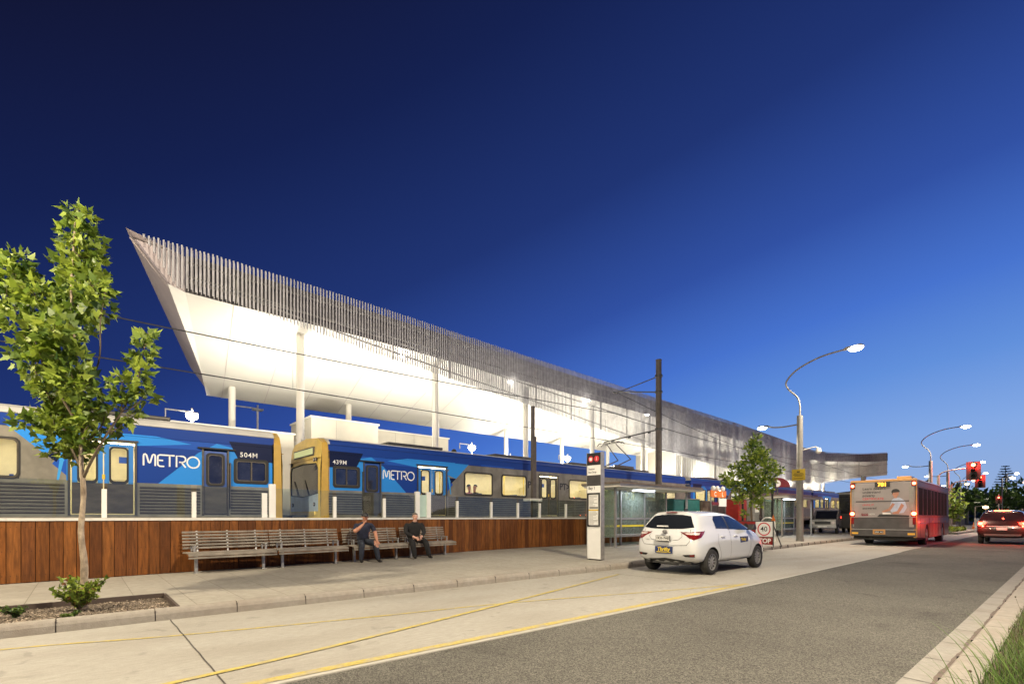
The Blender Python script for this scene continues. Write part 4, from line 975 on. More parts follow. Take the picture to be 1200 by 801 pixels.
# ------------------------------------------------------------------ street lamps
def point(loc, P, col=(1, .86, .66), r=.16):
    l = bpy.data.lights.new('lamp', 'POINT'); l.energy = P; l.color = col; l.shadow_soft_size = r
    o = bpy.data.objects.new('lamp', l); COL.objects.link(o); o.location = loc; return o
def spot(loc, P, col=(1, .86, .66), r=.18):
    l = bpy.data.lights.new('lamp', 'SPOT'); l.energy = P; l.color = col; l.shadow_soft_size = r; l.spot_size = R(156); l.spot_blend = .35
    o = bpy.data.objects.new('lamp', l); COL.objects.link(o); o.location = loc; return o
def street_lamp(label, x, y, P1, P2, rz=0, top=6.45, second=True):
    t = thing('street_lamp', label, 'street lamp', (x, y, .15), rz, group='curved-arm street lamps along the kerb')
    h = top-.15
    MB().tube([(0, 0, 0), (0, 0, h)], [.165, .135], 20).tube([(0, 0, 0), (0, 0, .10)], .18, 20).build('pole', 'pole', t)
    pts = crom([(0, 0, h), (.0, 0, h+.5), (-.12, 0, h+.95), (-.55, 0, h+1.45), (-.62, 0, h+1.85), (-.1, 0, h+2.35), (.9, 0, h+2.72), (1.95, 0, h+2.83)], 6)
    MB().tube(pts, [.045]*4+[.040]*(len(pts)-4), 10).build('arm', 'pole', t)
    MB().prism([(1.85, h+2.80), (2.0, h+2.90), (2.6, h+2.92), (2.72, h+2.84), (2.6, h+2.79)], 'y', -.13, .13).build('lamp_head', 'pole', t, bevel=.02)
    MB().ball((2.38, 0, h+2.78), .22, sc=(1.4, .9, .6)).build('lens', 'e_white', t, smooth=True)
    ca, sa = cos(rz), sin(rz)
    if P1: spot((x+2.38*ca, y+2.38*sa, .15+h+2.58), P1, r=.2)
    if second:
        MB().tube(crom([(0, 0, h-.42), (-.7, 0, h-.46), (-1.25, 0, h-.42), (-1.5, 0, h-.34)], 4), .035, 8).build('arm', 'pole', t)
        MB().prism([(-1.45, h-.36), (-1.5, h-.28), (-1.95, h-.24), (-2.02, h-.32), (-1.95, h-.36)], 'y', -.11, .11).build('lamp_head', 'darksteel', t, bevel=.015)
        MB().ball((-1.82, 0, h-.38), .18, sc=(1.4, .9, .6)).build('lens', 'e_cool', t, smooth=True)
        if P2: spot((x-1.82*ca, y-1.82*sa, .15+h-.55), P2, (1, .88, .70), r=.15)
    return t
L1 = street_lamp('tall two-armed street lamp with a security camera and yellow sign on its pole', -9.17, 27.2, 4300, 700)
# camera and sign fixed to that pole
c = MB().tube(crom([(0.1, 0, 4.55), (.45, 0, 4.62), (.7, 0, 4.66), (.82, 0, 4.58)], 3), .03, 8); c.ball((.84, 0, 4.42), .125); c.tube([(.84, 0, 4.40), (.84, 0, 4.60)], [.14, .09], 12)
c.build('security_camera', 'whitepost', L1, smooth=False)
s = MB().box(-.30, .30, -.20, -.17, 3.05, 3.60); s.box(-.15, .15, -.18, .16, 3.15, 3.2, 1); o = s.build('sign_plate', ['signyellow', 'galv'], L1)
tx = MB(); tx.box(-.07, .07, -.205, -.202, 3.44, 3.50)
for i, (w_, zz) in enumerate([(.20, 3.37), (.24, 3.31), (.18, 3.25), (.22, 3.13)]): tx.box(-w_, w_, -.205, -.202, zz, zz+.022)
tx.build('sign_marks', 'black', o)
MB().box(-.14, .14, -.16, -.14, 2.88, 3.02).build('bracket', 'galv', L1)
street_lamp('second curved street lamp, just beyond the back of the bus', -8.75, 58, 4500, 700)
street_lamp('third curved street lamp, its arm behind the upper red traffic light', -9.6, 73.6, 2200, 400)
street_lamp('fourth curved street lamp far down the road', -11.3, 97, 1800, 0)
street_lamp('fifth and farthest curved street lamp along the left kerb', -13.2, 122, 1500, 0, second=False)
LN = street_lamp('street lamp of the same curved kind on the kerb behind the viewer, out of frame', -9.17, -5.5, 0, 0)
point((-6.79, -5.5, 8.85), 6500, (1, .85, .62), r=.2); point((-10.99, -5.5, 5.75), 1100, (1, .86, .64), r=.15)
street_lamp('street lamp of the same curved kind on the median beside the viewer, out of frame', 1.6, 6.5, 0, 0, rz=pi, second=False); point((-.78, 6.5, 8.85), 6800, (1, .86, .64), r=.2)

# ------------------------------------------------------------------ traffic signals
def signal(label, x, y, xl, z, w=.62, low=False):
    t = thing('traffic_light', label, 'traffic light', (x, y, .15), group='red traffic lights')
    if low:
        MB().tube([(0, 0, 0), (0, 0, z+.4)], .06, 10).build('pole', 'galv', t); dx = 0; zz = z-.15
    else:
        dx = xl-x; zz = z-.15
        MB().tube([(0, 0, 0), (0, 0, zz-.4)], .11, 12).build('pole', 'pole', t)
        MB().tube(crom([(0, 0, zz-.5), (.3, 0, zz-.15), (dx*.5, 0, zz+.05), (dx, 0, zz+.12)], 5), .055, 8).build('arm', 'pole', t)
    h = w*1.5
    MB().box(dx-w*.5, dx+w*.5, -.08, -.06, zz-h*.65, zz+h*.45).build('backing_board', 'black', t)
    bx = MB().box(dx-w*.22, dx+w*.22, -.06, .14, zz-h*.6, zz+h*.40, 0)
    for k in range(3):
        zc = zz+h*.25-k*h*.33; bx.tube([(dx, -.10, zc), (dx, -.30, zc-.01)], w*.16, 12, cap=False)
        MB().tube([(dx, -.105, zc), (dx, -.09, zc)], w*.155, 14).build('lens', 'e_redhot' if k == 0 else 'under', t)
    bx.build('housing', 'black', t)
    point((dx+x, y-.5, z+h*.25), 450 if not low else 40, (1, .03, .02), .10)
signal('larger upper red traffic light hanging over the road beyond the bus', -8.3, 58.6, -5.95, 5.55, .95)
signal('smaller red traffic light hanging below and right of the larger one', -9.4, 74.2, -7.0, 5.4, .85)
signal('low red traffic light above the roof of the dark car', -5.6, 75, 0, 3.3, .5, low=True)

# ------------------------------------------------------------------ bus stop pillar
t = thing('bus_stop_pillar', 'tall slim white bus stop information pillar with a framed timetable', 'bus stop sign', (-8.92, 10.9, .152), R(2))
MB().box(-.235, .235, -.075, .075, .03, 3.0).box(-.2, .2, -.06, .06, 0, .03, 1).build('body', ['white', 'darksteel'], t, bevel=.008)
MB().box(.236, .25, -.08, .08, .02, 3.02).box(-.25, -.236, -.08, .08, .02, 3.02).build('edge_trim', 'galv', t)
MB().box(-.235, .235, -.079, -.0755, 2.66, 3.0).build('header_panel', 'black', t)
pc = MB()
for x in (-.10, .10): pc.tube([(x, -.084, 2.83), (x, -.080, 2.83)], .085, 20)
ic = pc.build('route_symbol', 'adred', t)
q = MB()
q.box(-.145, -.055, -.0875, -.0845, 2.80, 2.87); q.box(-.135, -.065, -.0875, -.0845, 2.785, 2.80); q.box(.095, .105, -.0875, -.0845, 2.79, 2.88); q.box(.075, .125, -.0875, -.0845, 2.80, 2.81)
q.build('symbol_mark', 'white', ic)
q = MB(); text(q, 'Station', (-.19, -.077, 2.53), (1, 0, 0), (0, 0, 1), .055, 0, .02); text(q, 'Bus Stop', (-.19, -.077, 2.44), (1, 0, 0), (0, 0, 1), .055, 0, .02); text(q, 'Bay 1', (-.19, -.077, 1.98), (1, 0, 0), (0, 0, 1), .075, 0, .03)
q.build('lettering', 'black', t)
MB().box(-.235, .235, -.079, -.0755, 2.08, 2.38).build('picture_panel', 'adgrey', t)
fr = MB(); fr.ring([(-.175, .98), (.175, .98), (.175, 1.84), (-.175, 1.84)], [(-.215, .94), (.215, .94), (.215, 1.88), (-.215, 1.88)], 'y', -.10, -.0755)
fo = fr.build('timetable_frame', 'black', t)
q = MB().box(-.175, .175, -.082, -.077, .98, 1.84, 0).box(-.175, .175, -.084, -.0822, 1.38, 1.42, 1)
for k in range(24):
    z = 1.79-k*.034
    if abs(z-1.40) > .04: q.box(-.15, random.uniform(-.03, .14), -.084, -.0822, z, z+.012, 2)
q.box(-.15, .15, -.084, -.0822, 1.44, 1.49, 2)
q.build('timetable', ['white', 'signyellow', 'pole'], fo)

# ------------------------------------------------------------------ bus shelters (open side +x, length along y)
def shelter(label, x, y, L, lit=900):
    t = thing('bus_shelter', label, 'bus shelter', (x, y, .152), group='glass bus shelters')
    h = L/2; n = max(2, round(L/1.6))
    for i in range(n+1):
        yy = -h+L*i/n
        MB().box(-.045, .045, yy-.04, yy+.04, 0, 2.45).build('post', 'galv', t, bevel=.006)
    for yy in (-h, h): MB().box(1.05, 1.13, yy-.04, yy+.04, 0, 2.45).build('post', 'galv', t, bevel=.006)
    MB().box(-.25, 1.65, -h-.45, h+.45, 2.45, 2.52, 0).box(-.27, 1.67, -h-.47, h+.47, 2.50, 2.56, 1).box(-.2, 1.6, -h-.4, h+.4, 2.38, 2.45, 2).build('roof', ['galv', 'brown', 'canopywhite'], t)
    for i in range(n):
        a, b = -h+L*i/n+.05, -h+L*(i+1)/n-.05
        MB().box(-.006, .006, a, b, 1.18, 2.34).box(-.006, .006, a, b, .40, 1.10).build('glass_panel', 'shglass', t)
        MB().box(-.02, .02, a, b, 1.10, 1.18).box(-.02, .02, a, b, .34, .40).build('glazing_rail', 'galv', t)
        MB().box(.008, .012, a, b, .78, .86).build('safety_band', 'stickeryel', t)
    MB().box(.05, 1.05, -h-.006, -h+.006, .4, 2.3).build('glass_panel', 'shglass', t)
    b = MB()
    for k in range(4): b.box(.22+.11*k, .31+.11*k, -h+.3, h-.6, .45, .475)
    b.bar((.4, -h+.6, .44), (.4, -h+.6, 0), .06, .06); b.bar((.4, h-.9, .44), (.4, h-.9, 0), .06, .06); b.box(.20, .66, -h+.3, h-.6, .42, .45)
    b.build('bench', 'galv', t)
    MB().box(.4, .75, -.6, .6, 2.34, 2.375).build('ceiling_light', 'e_cool', t)
    l = bpy.data.lights.new('shelter', 'AREA'); l.shape = 'RECTANGLE'; l.size = .35; l.size_y = 1.2; l.energy = lit; l.color = (.82, .91, 1)
    o = bpy.data.objects.new('shelter', l); COL.objects.link(o); o.location = (x+.58, y, 2.46)
    return t
shelter('glass bus shelter with a lit ceiling right behind the white bus stop pillar', -13.1, 18.6, 5.4, 40)
shelter('farther glass bus shelter with a small bright lamp, left of the street lamp pole', -12.9, 34.6, 5.0, 45)
d = thing('departure_display', 'dark framed electronic departure display on two posts by the farther shelter', 'display', (-11.0, 26.6, .152))
MB().box(-.9, .9, -.1, .1, 2.55, 3.0).build('housing', 'black', d, bevel=.01)
MB().box(-.80, .80, -.106, -.101, 2.62, 2.94).build('screen', 'e_screen', d)
for x in (-.75, .75): MB().box(x-.04, x+.04, -.04, .04, 0, 2.55).build('post', 'black', d)
hd = thing('round_sign', 'dark red rounded sign on a post above the farther bus shelter', 'sign', (-12.6, 33.5, .152))
MB().prism([(.75*cos(R(a)), 3.1+.62*sin(R(a))) for a in range(0, 181, 12)], 'y', -.05, .05).build('panel', 'maroon', hd); MB().tube([(0, 0, 0), (0, 0, 3.2)], .05, 8).build('post', 'darksteel', hd)
MB().tube([(0, -.06, 3.35), (0, -.051, 3.35)], .22, 16).build('symbol_disc', 'white', hd)
hp = thing('hoop_rail', 'white tubular hoop barrier standing on the pavement left of the lamp pole', 'barrier', (-10.3, 26.2, .152), R(20))
MB().tube(crom([(-.3, 0, 0), (-.3, 0, .9), (-.2, 0, 1.12), (0, 0, 1.18), (.2, 0, 1.12), (.3, 0, .9), (.3, 0, 0)], 4), .03, 8).tube([(-.3, 0, .5), (.3, 0, .5)], .022, 8).build('hoop', 'white', hp)

# ------------------------------------------------------------------ cabinets behind the hatchback
def cabinet(name, label, cat, x, y, w, d_, h, m, extra=None):
    t = thing(name, label, cat, (x, y, .152))
    MB().box(-d_/2, d_/2, -w/2, w/2, .06, h).box(-d_/2+.03, d_/2-.03, -w/2+.03, w/2-.03, 0, .06, 1).build('cabinet', [m, 'under'], t, bevel=.015)
    MB().box(d_/2, d_/2+.02, -w/2+.05, w/2-.05, .12, h-.08).build('door', m, t, bevel=.006)
    MB().box(d_/2+.02, d_/2+.05, w/2-.14, w/2-.11, h*.45, h*.6).build('handle', 'darksteel', t)
    MB().box(-d_/2-.02, d_/2+.03, -w/2-.02, w/2+.02, h, h+.04).build('roof', 'pole', t)
    return t
cabinet('utility_cabinet', 'green utility cabinet next to the glass shelter, the leftmost of the row', 'cabinet', -13.5, 22.5, .95, .8, 2.1, 'teal')
cabinet('utility_cabinet', 'wider teal utility cabinet between the green one and the brown one', 'cabinet', -13.5, 23.9, 1.35, .8, 2.12, 'teal')
cabinet('utility_cabinet', 'brown grey utility cabinet right of the teal cabinets', 'cabinet', -13.5, 25.4, 1.25, .8, 2.05, 'brown')
rc = cabinet('vending_machine', 'bright red vending machine behind the roof of the white hatchback', 'vending machine', -13.3, 29.2, 1.1, .8, 2.25, 'red')
tm = cabinet('ticket_machine', 'grey ticket machine with a red and white notice, right of the red machine', 'ticket machine', -13.2, 31.0, .9, .7, 2.3, 'galv')
q = MB().box(.355, .372, -.28, .28, 1.5, 1.95, 0); q.box(.3725, .375, -.2, .2, 1.68, 1.78, 1); q.build('notice', ['white', 'red'], tm)
og = thing('orange_sign', 'orange hanging sign with white letters over a small white board', 'sign', (-12.6, 25.6, .152))
MB().box(-.03, .03, -.85, .85, 2.25, 2.62).build('panel', 'orange', og, bevel=.01)
q = MB(); text(q, 'C', (.034, -.5, 2.31), (0, 1, 0), (0, 0, 1), .24, 0, .04); text(q, 'L', (.034, .35, 2.31), (0, 1, 0), (0, 0, 1), .24, 0, .04); q.build('lettering', 'white', og)
MB().box(-.03, .03, -.8, .1, 1.85, 2.0).box(.0, .05, .0, .85, 1.78, 2.2, 1).build('lower_board', ['maroon', 'white'], og)
for y in (-.8, .8): MB().box(-.03, .03, y-.03, y+.03, 0, 2.3).build('post', 'galv', og)
for i, y in enumerate((-.55, -.1, .5)): MB().ball((0, y, 2.72), .12, sc=(1, 1, 1.2)).build('ornament', 'white', og)

# ------------------------------------------------------------------ road works sign and cone flag
rs = thing('roadworks_sign', 'temporary roadworks sign frame with a round red 40 speed limit', 'road sign', (-8.72, 20.95, .152), R(-6))
MB().box(-.70, -.02, 0, .02, .42, 1.02).build('works_panel', 'red', rs); 
MB().box(.0, .68, 0, .02, .42, 1.02).build('speed_panel', 'white', rs)
q = MB(); q.ring([(.34+.225*cos(R(a)), .72+.225*sin(R(a))) for a in range(0, 360, 12)], [(.34+.27*cos(R(a)), .72+.27*sin(R(a))) for a in range(0, 360, 12)], 'y', -.006, -.002, 0)
text(q, '40', (.34, -.004, .63), (1, 0, 0), (0, 0, 1), .20, 1, .012, 'CENTER'); q.ball((-.42, -.01, .86), .09, 1, sc=(1, .1, 1)); q.add([(-.55, -.006, .5), (-.3, -.006, .5), (-.36, -.006, .78), (-.5, -.006, .74)], [(0, 1, 2, 3)], 1)
q.build('sign_marks', ['adred', 'black'], rs)
MB().box(-.70, .68, 0, .02, .10, .39).build('lower_panel', 'red', rs); q = MB(); text(q, 'STOP', (.62, -.004, .16), (1, 0, 0), (0, 0, 1), .18, 0, .05, 'RIGHT'); q.build('lettering', 'white', rs)
MB().bar((-.72, .03, 1.05), (-.72, .03, 0), .03, .03).bar((.70, .03, 1.05), (.70, .03, 0), .03, .03).bar((.70, .03, .9), (.85, -.25, 0), .03, .03).bar((.70, .03, .9), (.8, .5, 0), .03, .03).bar((-.72, .03, .9), (-.8, .5, 0), .03, .03).bar((-.72, .03, 1.04), (.70, .03, 1.04), .03, .03).bar((-.72, .03, .405), (.70, .03, .405), .03, .02).build('frame', 'darksteel', rs)
fl = MB().add([(.70, .03, 1.32), (.81, .0, 1.05), (.60, .06, 1.05), (.72, .12, 1.05)], [(0, 1, 2), (0, 3, 1), (0, 2, 3), (1, 3, 2)]); fl.build('orange_flag', 'orange', rs)
def cone(label, x, y):
    t = thing('traffic_cone', label, 'traffic cone', (x, y, .16), group='orange traffic cones')
    MB().tube([(0, 0, 0), (0, 0, .7)], [.14, .03], 12).box(-.2, .2, -.2, .2, 0, .03).build('cone_body', 'orange', t); MB().tube([(0, 0, .3), (0, 0, .45)], [.095, .065], 12).build('white_band', 'white', t); return t
cone('orange traffic cone by the far planting bed, nearest the bus', -6.9, 68); cone('orange traffic cone farther along, beside the white posts', -5.9, 73)
# ------------------------------------------------------------------ cars
HATCH = [  # stations rear to front; each line: (y, half width, z) for sill, side, waist, belt, window top, roof edge, roof centre
 [(.16, .66, .28), (.05, .78, .40), (.00, .80, .64), (.10, .77, 1.04), (.40, .575, 1.40), (.36, .455, 1.475), (.33, 0, 1.495)],
 [(.30, .74, .22), (.28, .84, .38), (.26, .853, .68), (.36, .80, 1.06), (.60, .60, 1.405), (.60, .48, 1.478), (.58, 0, 1.505)],
 [(.85, .76, .20), (.85, .845, .38), (.85, .853, .70), (.90, .812, 1.04), (1.0, .60, 1.42), (1.0, .49, 1.488), (1.0, 0, 1.515)],
 [(1.50, .76, .20), (1.5, .838, .38), (1.5, .846, .70), (1.5, .812, 1.00), (1.5, .60, 1.42), (1.5, .49, 1.488), (1.5, 0, 1.515)],
 [(2.10, .76, .20), (2.1, .838, .38), (2.1, .846, .70), (2.1, .81, .98), (2.0, .59, 1.40), (2.0, .48, 1.465), (2.0, 0, 1.492)],
 [(2.70, .76, .20), (2.7, .842, .38), (2.7, .85, .70), (2.7, .81, .965), (2.38, .57, 1.345), (2.32, .46, 1.405), (2.30, 0, 1.43)],
 [(3.10, .76, .20), (3.1, .846, .38), (3.1, .853, .68), (3.1, .80, .94), (3.08, .70, 1.00), (3.02, .55, 1.03), (2.95, 0, 1.06)],
 [(3.50, .75, .20), (3.5, .83, .38), (3.5, .835, .64), (3.5, .76, .86), (3.5, .66, .92), (3.48, .5, .945), (3.45, 0, .965)],
 [(3.80, .70, .20), (3.8, .76, .36), (3.8, .75, .58), (3.78, .68, .73), (3.76, .58, .79), (3.75, .45, .815), (3.72, 0, .83)],
 [(3.90, .58, .22), (3.93, .62, .36), (3.94, .60, .54), (3.90, .54, .66), (3.86, .48, .71), (3.84, .38, .73), (3.82, 0, .74)]]
SUV = [
 [(.14, .78, .36), (.03, .90, .50), (.00, .92, .80), (.08, .88, 1.12), (.34, .74, 1.56), (.30, .62, 1.66), (.26, 0, 1.69)],
 [(.40, .86, .30), (.35, .95, .48), (.35, .955, .80), (.40, .92, 1.14), (.60, .755, 1.58), (.60, .64, 1.68), (.58, 0, 1.715)],
 [(1.0, .86, .28), (1.0, .945, .48), (1.0, .95, .80), (1.0, .92, 1.10), (1.1, .755, 1.60), (1.1, .64, 1.70), (1.1, 0, 1.735)],
 [(1.8, .86, .28), (1.8, .94, .48), (1.8, .945, .80), (1.8, .915, 1.07), (1.8, .75, 1.60), (1.8, .64, 1.70), (1.8, 0, 1.735)],
 [(2.5, .86, .28), (2.5, .94, .48), (2.5, .945, .80), (2.5, .91, 1.05), (2.4, .74, 1.58), (2.4, .63, 1.675), (2.4, 0, 1.71)],
 [(3.1, .86, .28), (3.1, .945, .48), (3.1, .95, .80), (3.1, .91, 1.04), (2.75, .71, 1.51), (2.7, .60, 1.60), (2.68, 0, 1.63)],
 [(3.6, .86, .28), (3.6, .95, .48), (3.6, .955, .80), (3.6, .90, 1.03), (3.55, .80, 1.10), (3.5, .64, 1.13), (3.42, 0, 1.16)],
 [(4.1, .85, .28), (4.1, .93, .48), (4.1, .93, .78), (4.1, .87, .97), (4.1, .76, 1.03), (4.1, .58, 1.06), (4.05, 0, 1.08)],
 [(4.45, .80, .28), (4.5, .86, .46), (4.5, .84, .72), (4.47, .78, .86), (4.45, .68, .92), (4.43, .52, .95), (4.4, 0, .965)],
 [(4.58, .66, .30), (4.63, .72, .46), (4.64, .70, .68), (4.6, .64, .80), (4.55, .56, .85), (4.53, .44, .87), (4.5, 0, .88)]]
def car_shell(tab, paint, axles, wr, hw):
    """closed body grown from the table, smoothed, wheel openings cut out; returns (mesh, bvh)"""
    bm = bmesh.new(); ts = [-1, -.72, -.38, 0, .38, .72, 1]; rows = []
    for st in tab:
        ring = [bm.verts.new((x, y, z)) for y, x, z in st[:6]]+[bm.verts.new((0, st[6][0], st[6][2]))]+[bm.verts.new((-x, y, z)) for y, x, z in st[:6]][::-1]
        rows.append(ring)
    n = 13
    for a, b in zip(rows, rows[1:]):
        for i in range(n-1): bm.faces.new((a[i], a[i+1], b[i+1], b[i]))
        bm.faces.new((a[n-1], a[0], b[0], b[n-1]))
    for ring, st, sg in ((rows[0], tab[0], -1), (rows[-1], tab[-1], 1)):
        prev = None
        for j in range(6):
            y, x, z = st[j]; bul = .06 if j < 4 else .035
            cur = [ring[12-j]]+[bm.verts.new((x*t, y+sg*bul*(1-t*t), z+(.02*(1-t*t) if j == 5 else 0))) for t in ts[1:-1]]+[ring[j]]
            if prev:
                for k in range(6): bm.faces.new((prev[k], prev[k+1], cur[k+1], cur[k]))
            prev = cur
        bm.faces.new((prev[0], prev[1], prev[2], prev[3], ring[6])); bm.faces.new((prev[3], prev[4], prev[5], prev[6], ring[6]))
        y, x, z = st[0]; b0 = [v for v in ring[:1]]
    bmesh.ops.remove_doubles(bm, verts=bm.verts, dist=.0005)
    bmesh.ops.holes_fill(bm, edges=[e for e in bm.edges if e.is_boundary], sides=0)
    bmesh.ops.recalc_face_normals(bm, faces=bm.faces)
    me = bpy.data.meshes.new('shell'); bm.to_mesh(me); bm.free()
    me.materials.append(M[paint]); me.materials.append(M['under'])
    o = bpy.data.objects.new('shell', me); COL.objects.link(o)
    s = o.modifiers.new('s', 'SUBSURF'); s.levels = 3; s.render_levels = 3
    cm = MB()
    for y in axles:
        for sx in (-1, 1): cm.tube([(sx*(hw-.30), y, wr*1.0), (sx*(hw+.3), y, wr*1.0)], wr*1.17, 36)
    cm.box(-hw*.8, hw*.8, -1, 6, -.2, tab[3][0][2]+.02)
    cme = bpy.data.meshes.new('cut'); cme.from_pydata(cm.v, [], cm.f); cme.materials.append(M[paint]); cme.materials.append(M['under'])
    for p in cme.polygons: p.material_index = 1
    fixnormals(cme); co = bpy.data.objects.new('cut', cme); COL.objects.link(co)
    b = o.modifiers.new('b', 'BOOLEAN'); b.object = co; b.operation = 'DIFFERENCE'; b.solver = 'EXACT'; b.use_self = True
    bpy.context.view_layer.update(); dg = bpy.context.evaluated_depsgraph_get(); m2 = bpy.data.meshes.new_from_object(o.evaluated_get(dg))
    bpy.data.objects.remove(o); bpy.data.objects.remove(co)
    for p in m2.polygons: p.use_smooth = (p.material_index == 0)
    bvh = BVHTree.FromPolygons([v.co for v in m2.vertices], [tuple(p.vertices) for p in m2.polygons])
    return m2, bvh
def decal(mb, bvh, poly, face, mi=0, off=.004, n=12):
    """polygon (2-D) laid onto the body: face 'rear' (x,z), 'front', 'right' (y,z), 'left', 'top' (x,y)"""
    bm = bmesh.new()
    vs = [bm.verts.new((p[0], p[1], 0)) for p in poly]; f = bm.faces.new(vs)
    bmesh.ops.triangulate(bm, faces=[f]); 
    L = max(max(p[0] for p in poly)-min(p[0] for p in poly), max(p[1] for p in poly)-min(p[1] for p in poly))
    for _ in range(3):
        es = [e for e in bm.edges if e.calc_length() > L/n]
        if not es: break
        bmesh.ops.subdivide_edges(bm, edges=es, cuts=1); bmesh.ops.triangulate(bm, faces=bm.faces)
    D = {'rear': ((0, 1, 0), lambda u, v: (u, -3, v)), 'front': ((0, -1, 0), lambda u, v: (u, 9, v)), 'right': ((-1, 0, 0), lambda u, v: (4, u, v)), 'left': ((1, 0, 0), lambda u, v: (-4, u, v)), 'top': ((0, 0, -1), lambda u, v: (u, v, 4))}[face]
    out = {}
    for v in bm.verts:
        h = bvh.ray_cast(Vector(D[1](v.co.x, v.co.y)), Vector(D[0]))
        if h[0] is not None:
            nn = h[1] if h[1].dot(Vector(D[0])) < 0 else -h[1]; out[v.index] = h[0]+nn*off
    idx = {k: i for i, k in enumerate(out)}
    bm.verts.ensure_lookup_table()
    fs = [[idx[v.index] for v in f.verts] for f in bm.faces if all(v.index in idx for v in f.verts)]
    mb.add(list(out.values()), fs, mi); bm.free()
def stripe(mb, bvh, pts, w, face, mi=0, off=.005):
    for a, b in zip(pts, pts[1:]):
        a, b = Vector(a), Vector(b); n = Vector((-(b-a).y, (b-a).x)).normalized()*w/2
        decal(mb, bvh, [tuple(a-n), tuple(b-n), tuple(b+n), tuple(a+n)], face, mi, off, 10)
def mir(poly): return [(-x, z) for x, z in poly][::-1]
def wheel(t, x, y, r, sx, spokes=10):
    w = .185
    ty = MB(); prof = [(r*.66, -w/2+.01), (r*.93, -w/2), (r, -w/2+.03), (r, w/2-.03), (r*.93, w/2), (r*.66, w/2-.01)]; n = 36
    for i in range(n):
        a = 2*pi*i/n; ty.v += [(q*1.0, p*cos(a), p*sin(a)) for p, q in prof]
    m = len(prof)
    for i in range(n):
        for j in range(m-1): ty.f.append([i*m+j, i*m+j+1, ((i+1) % n)*m+j+1, ((i+1) % n)*m+j]); ty.m.append(0)
    wo_ = ty.build('wheel', 'tyre', t, smooth=True, loc=(x, y, r))
    rm = MB(); xo = sx*(w/2-.035); rm.tube([(xo-sx*.09, 0, 0), (xo-sx*.088, 0, 0)], r*.66, 30, 1)
    rm.ring([(r*.60*cos(2*pi*k/30), r*.60*sin(2*pi*k/30)) for k in range(30)], [(r*.68*cos(2*pi*k/30), r*.68*sin(2*pi*k/30)) for k in range(30)], 'x', xo-.02, xo+.02, 0)
    for k in range(spokes):
        a = 2*pi*k/spokes; rm.bar((xo+sx*.005, 0, 0), (xo-sx*.005, r*.62*cos(a), r*.62*sin(a)), .030, .02, 0, up=(sx, 0, 0))
    rm.tube([(xo-.01, 0, 0), (xo+sx*.02, 0, 0)], r*.17, 14, 0)
    rm.build('rim', ['rim', 'under'], wo_)

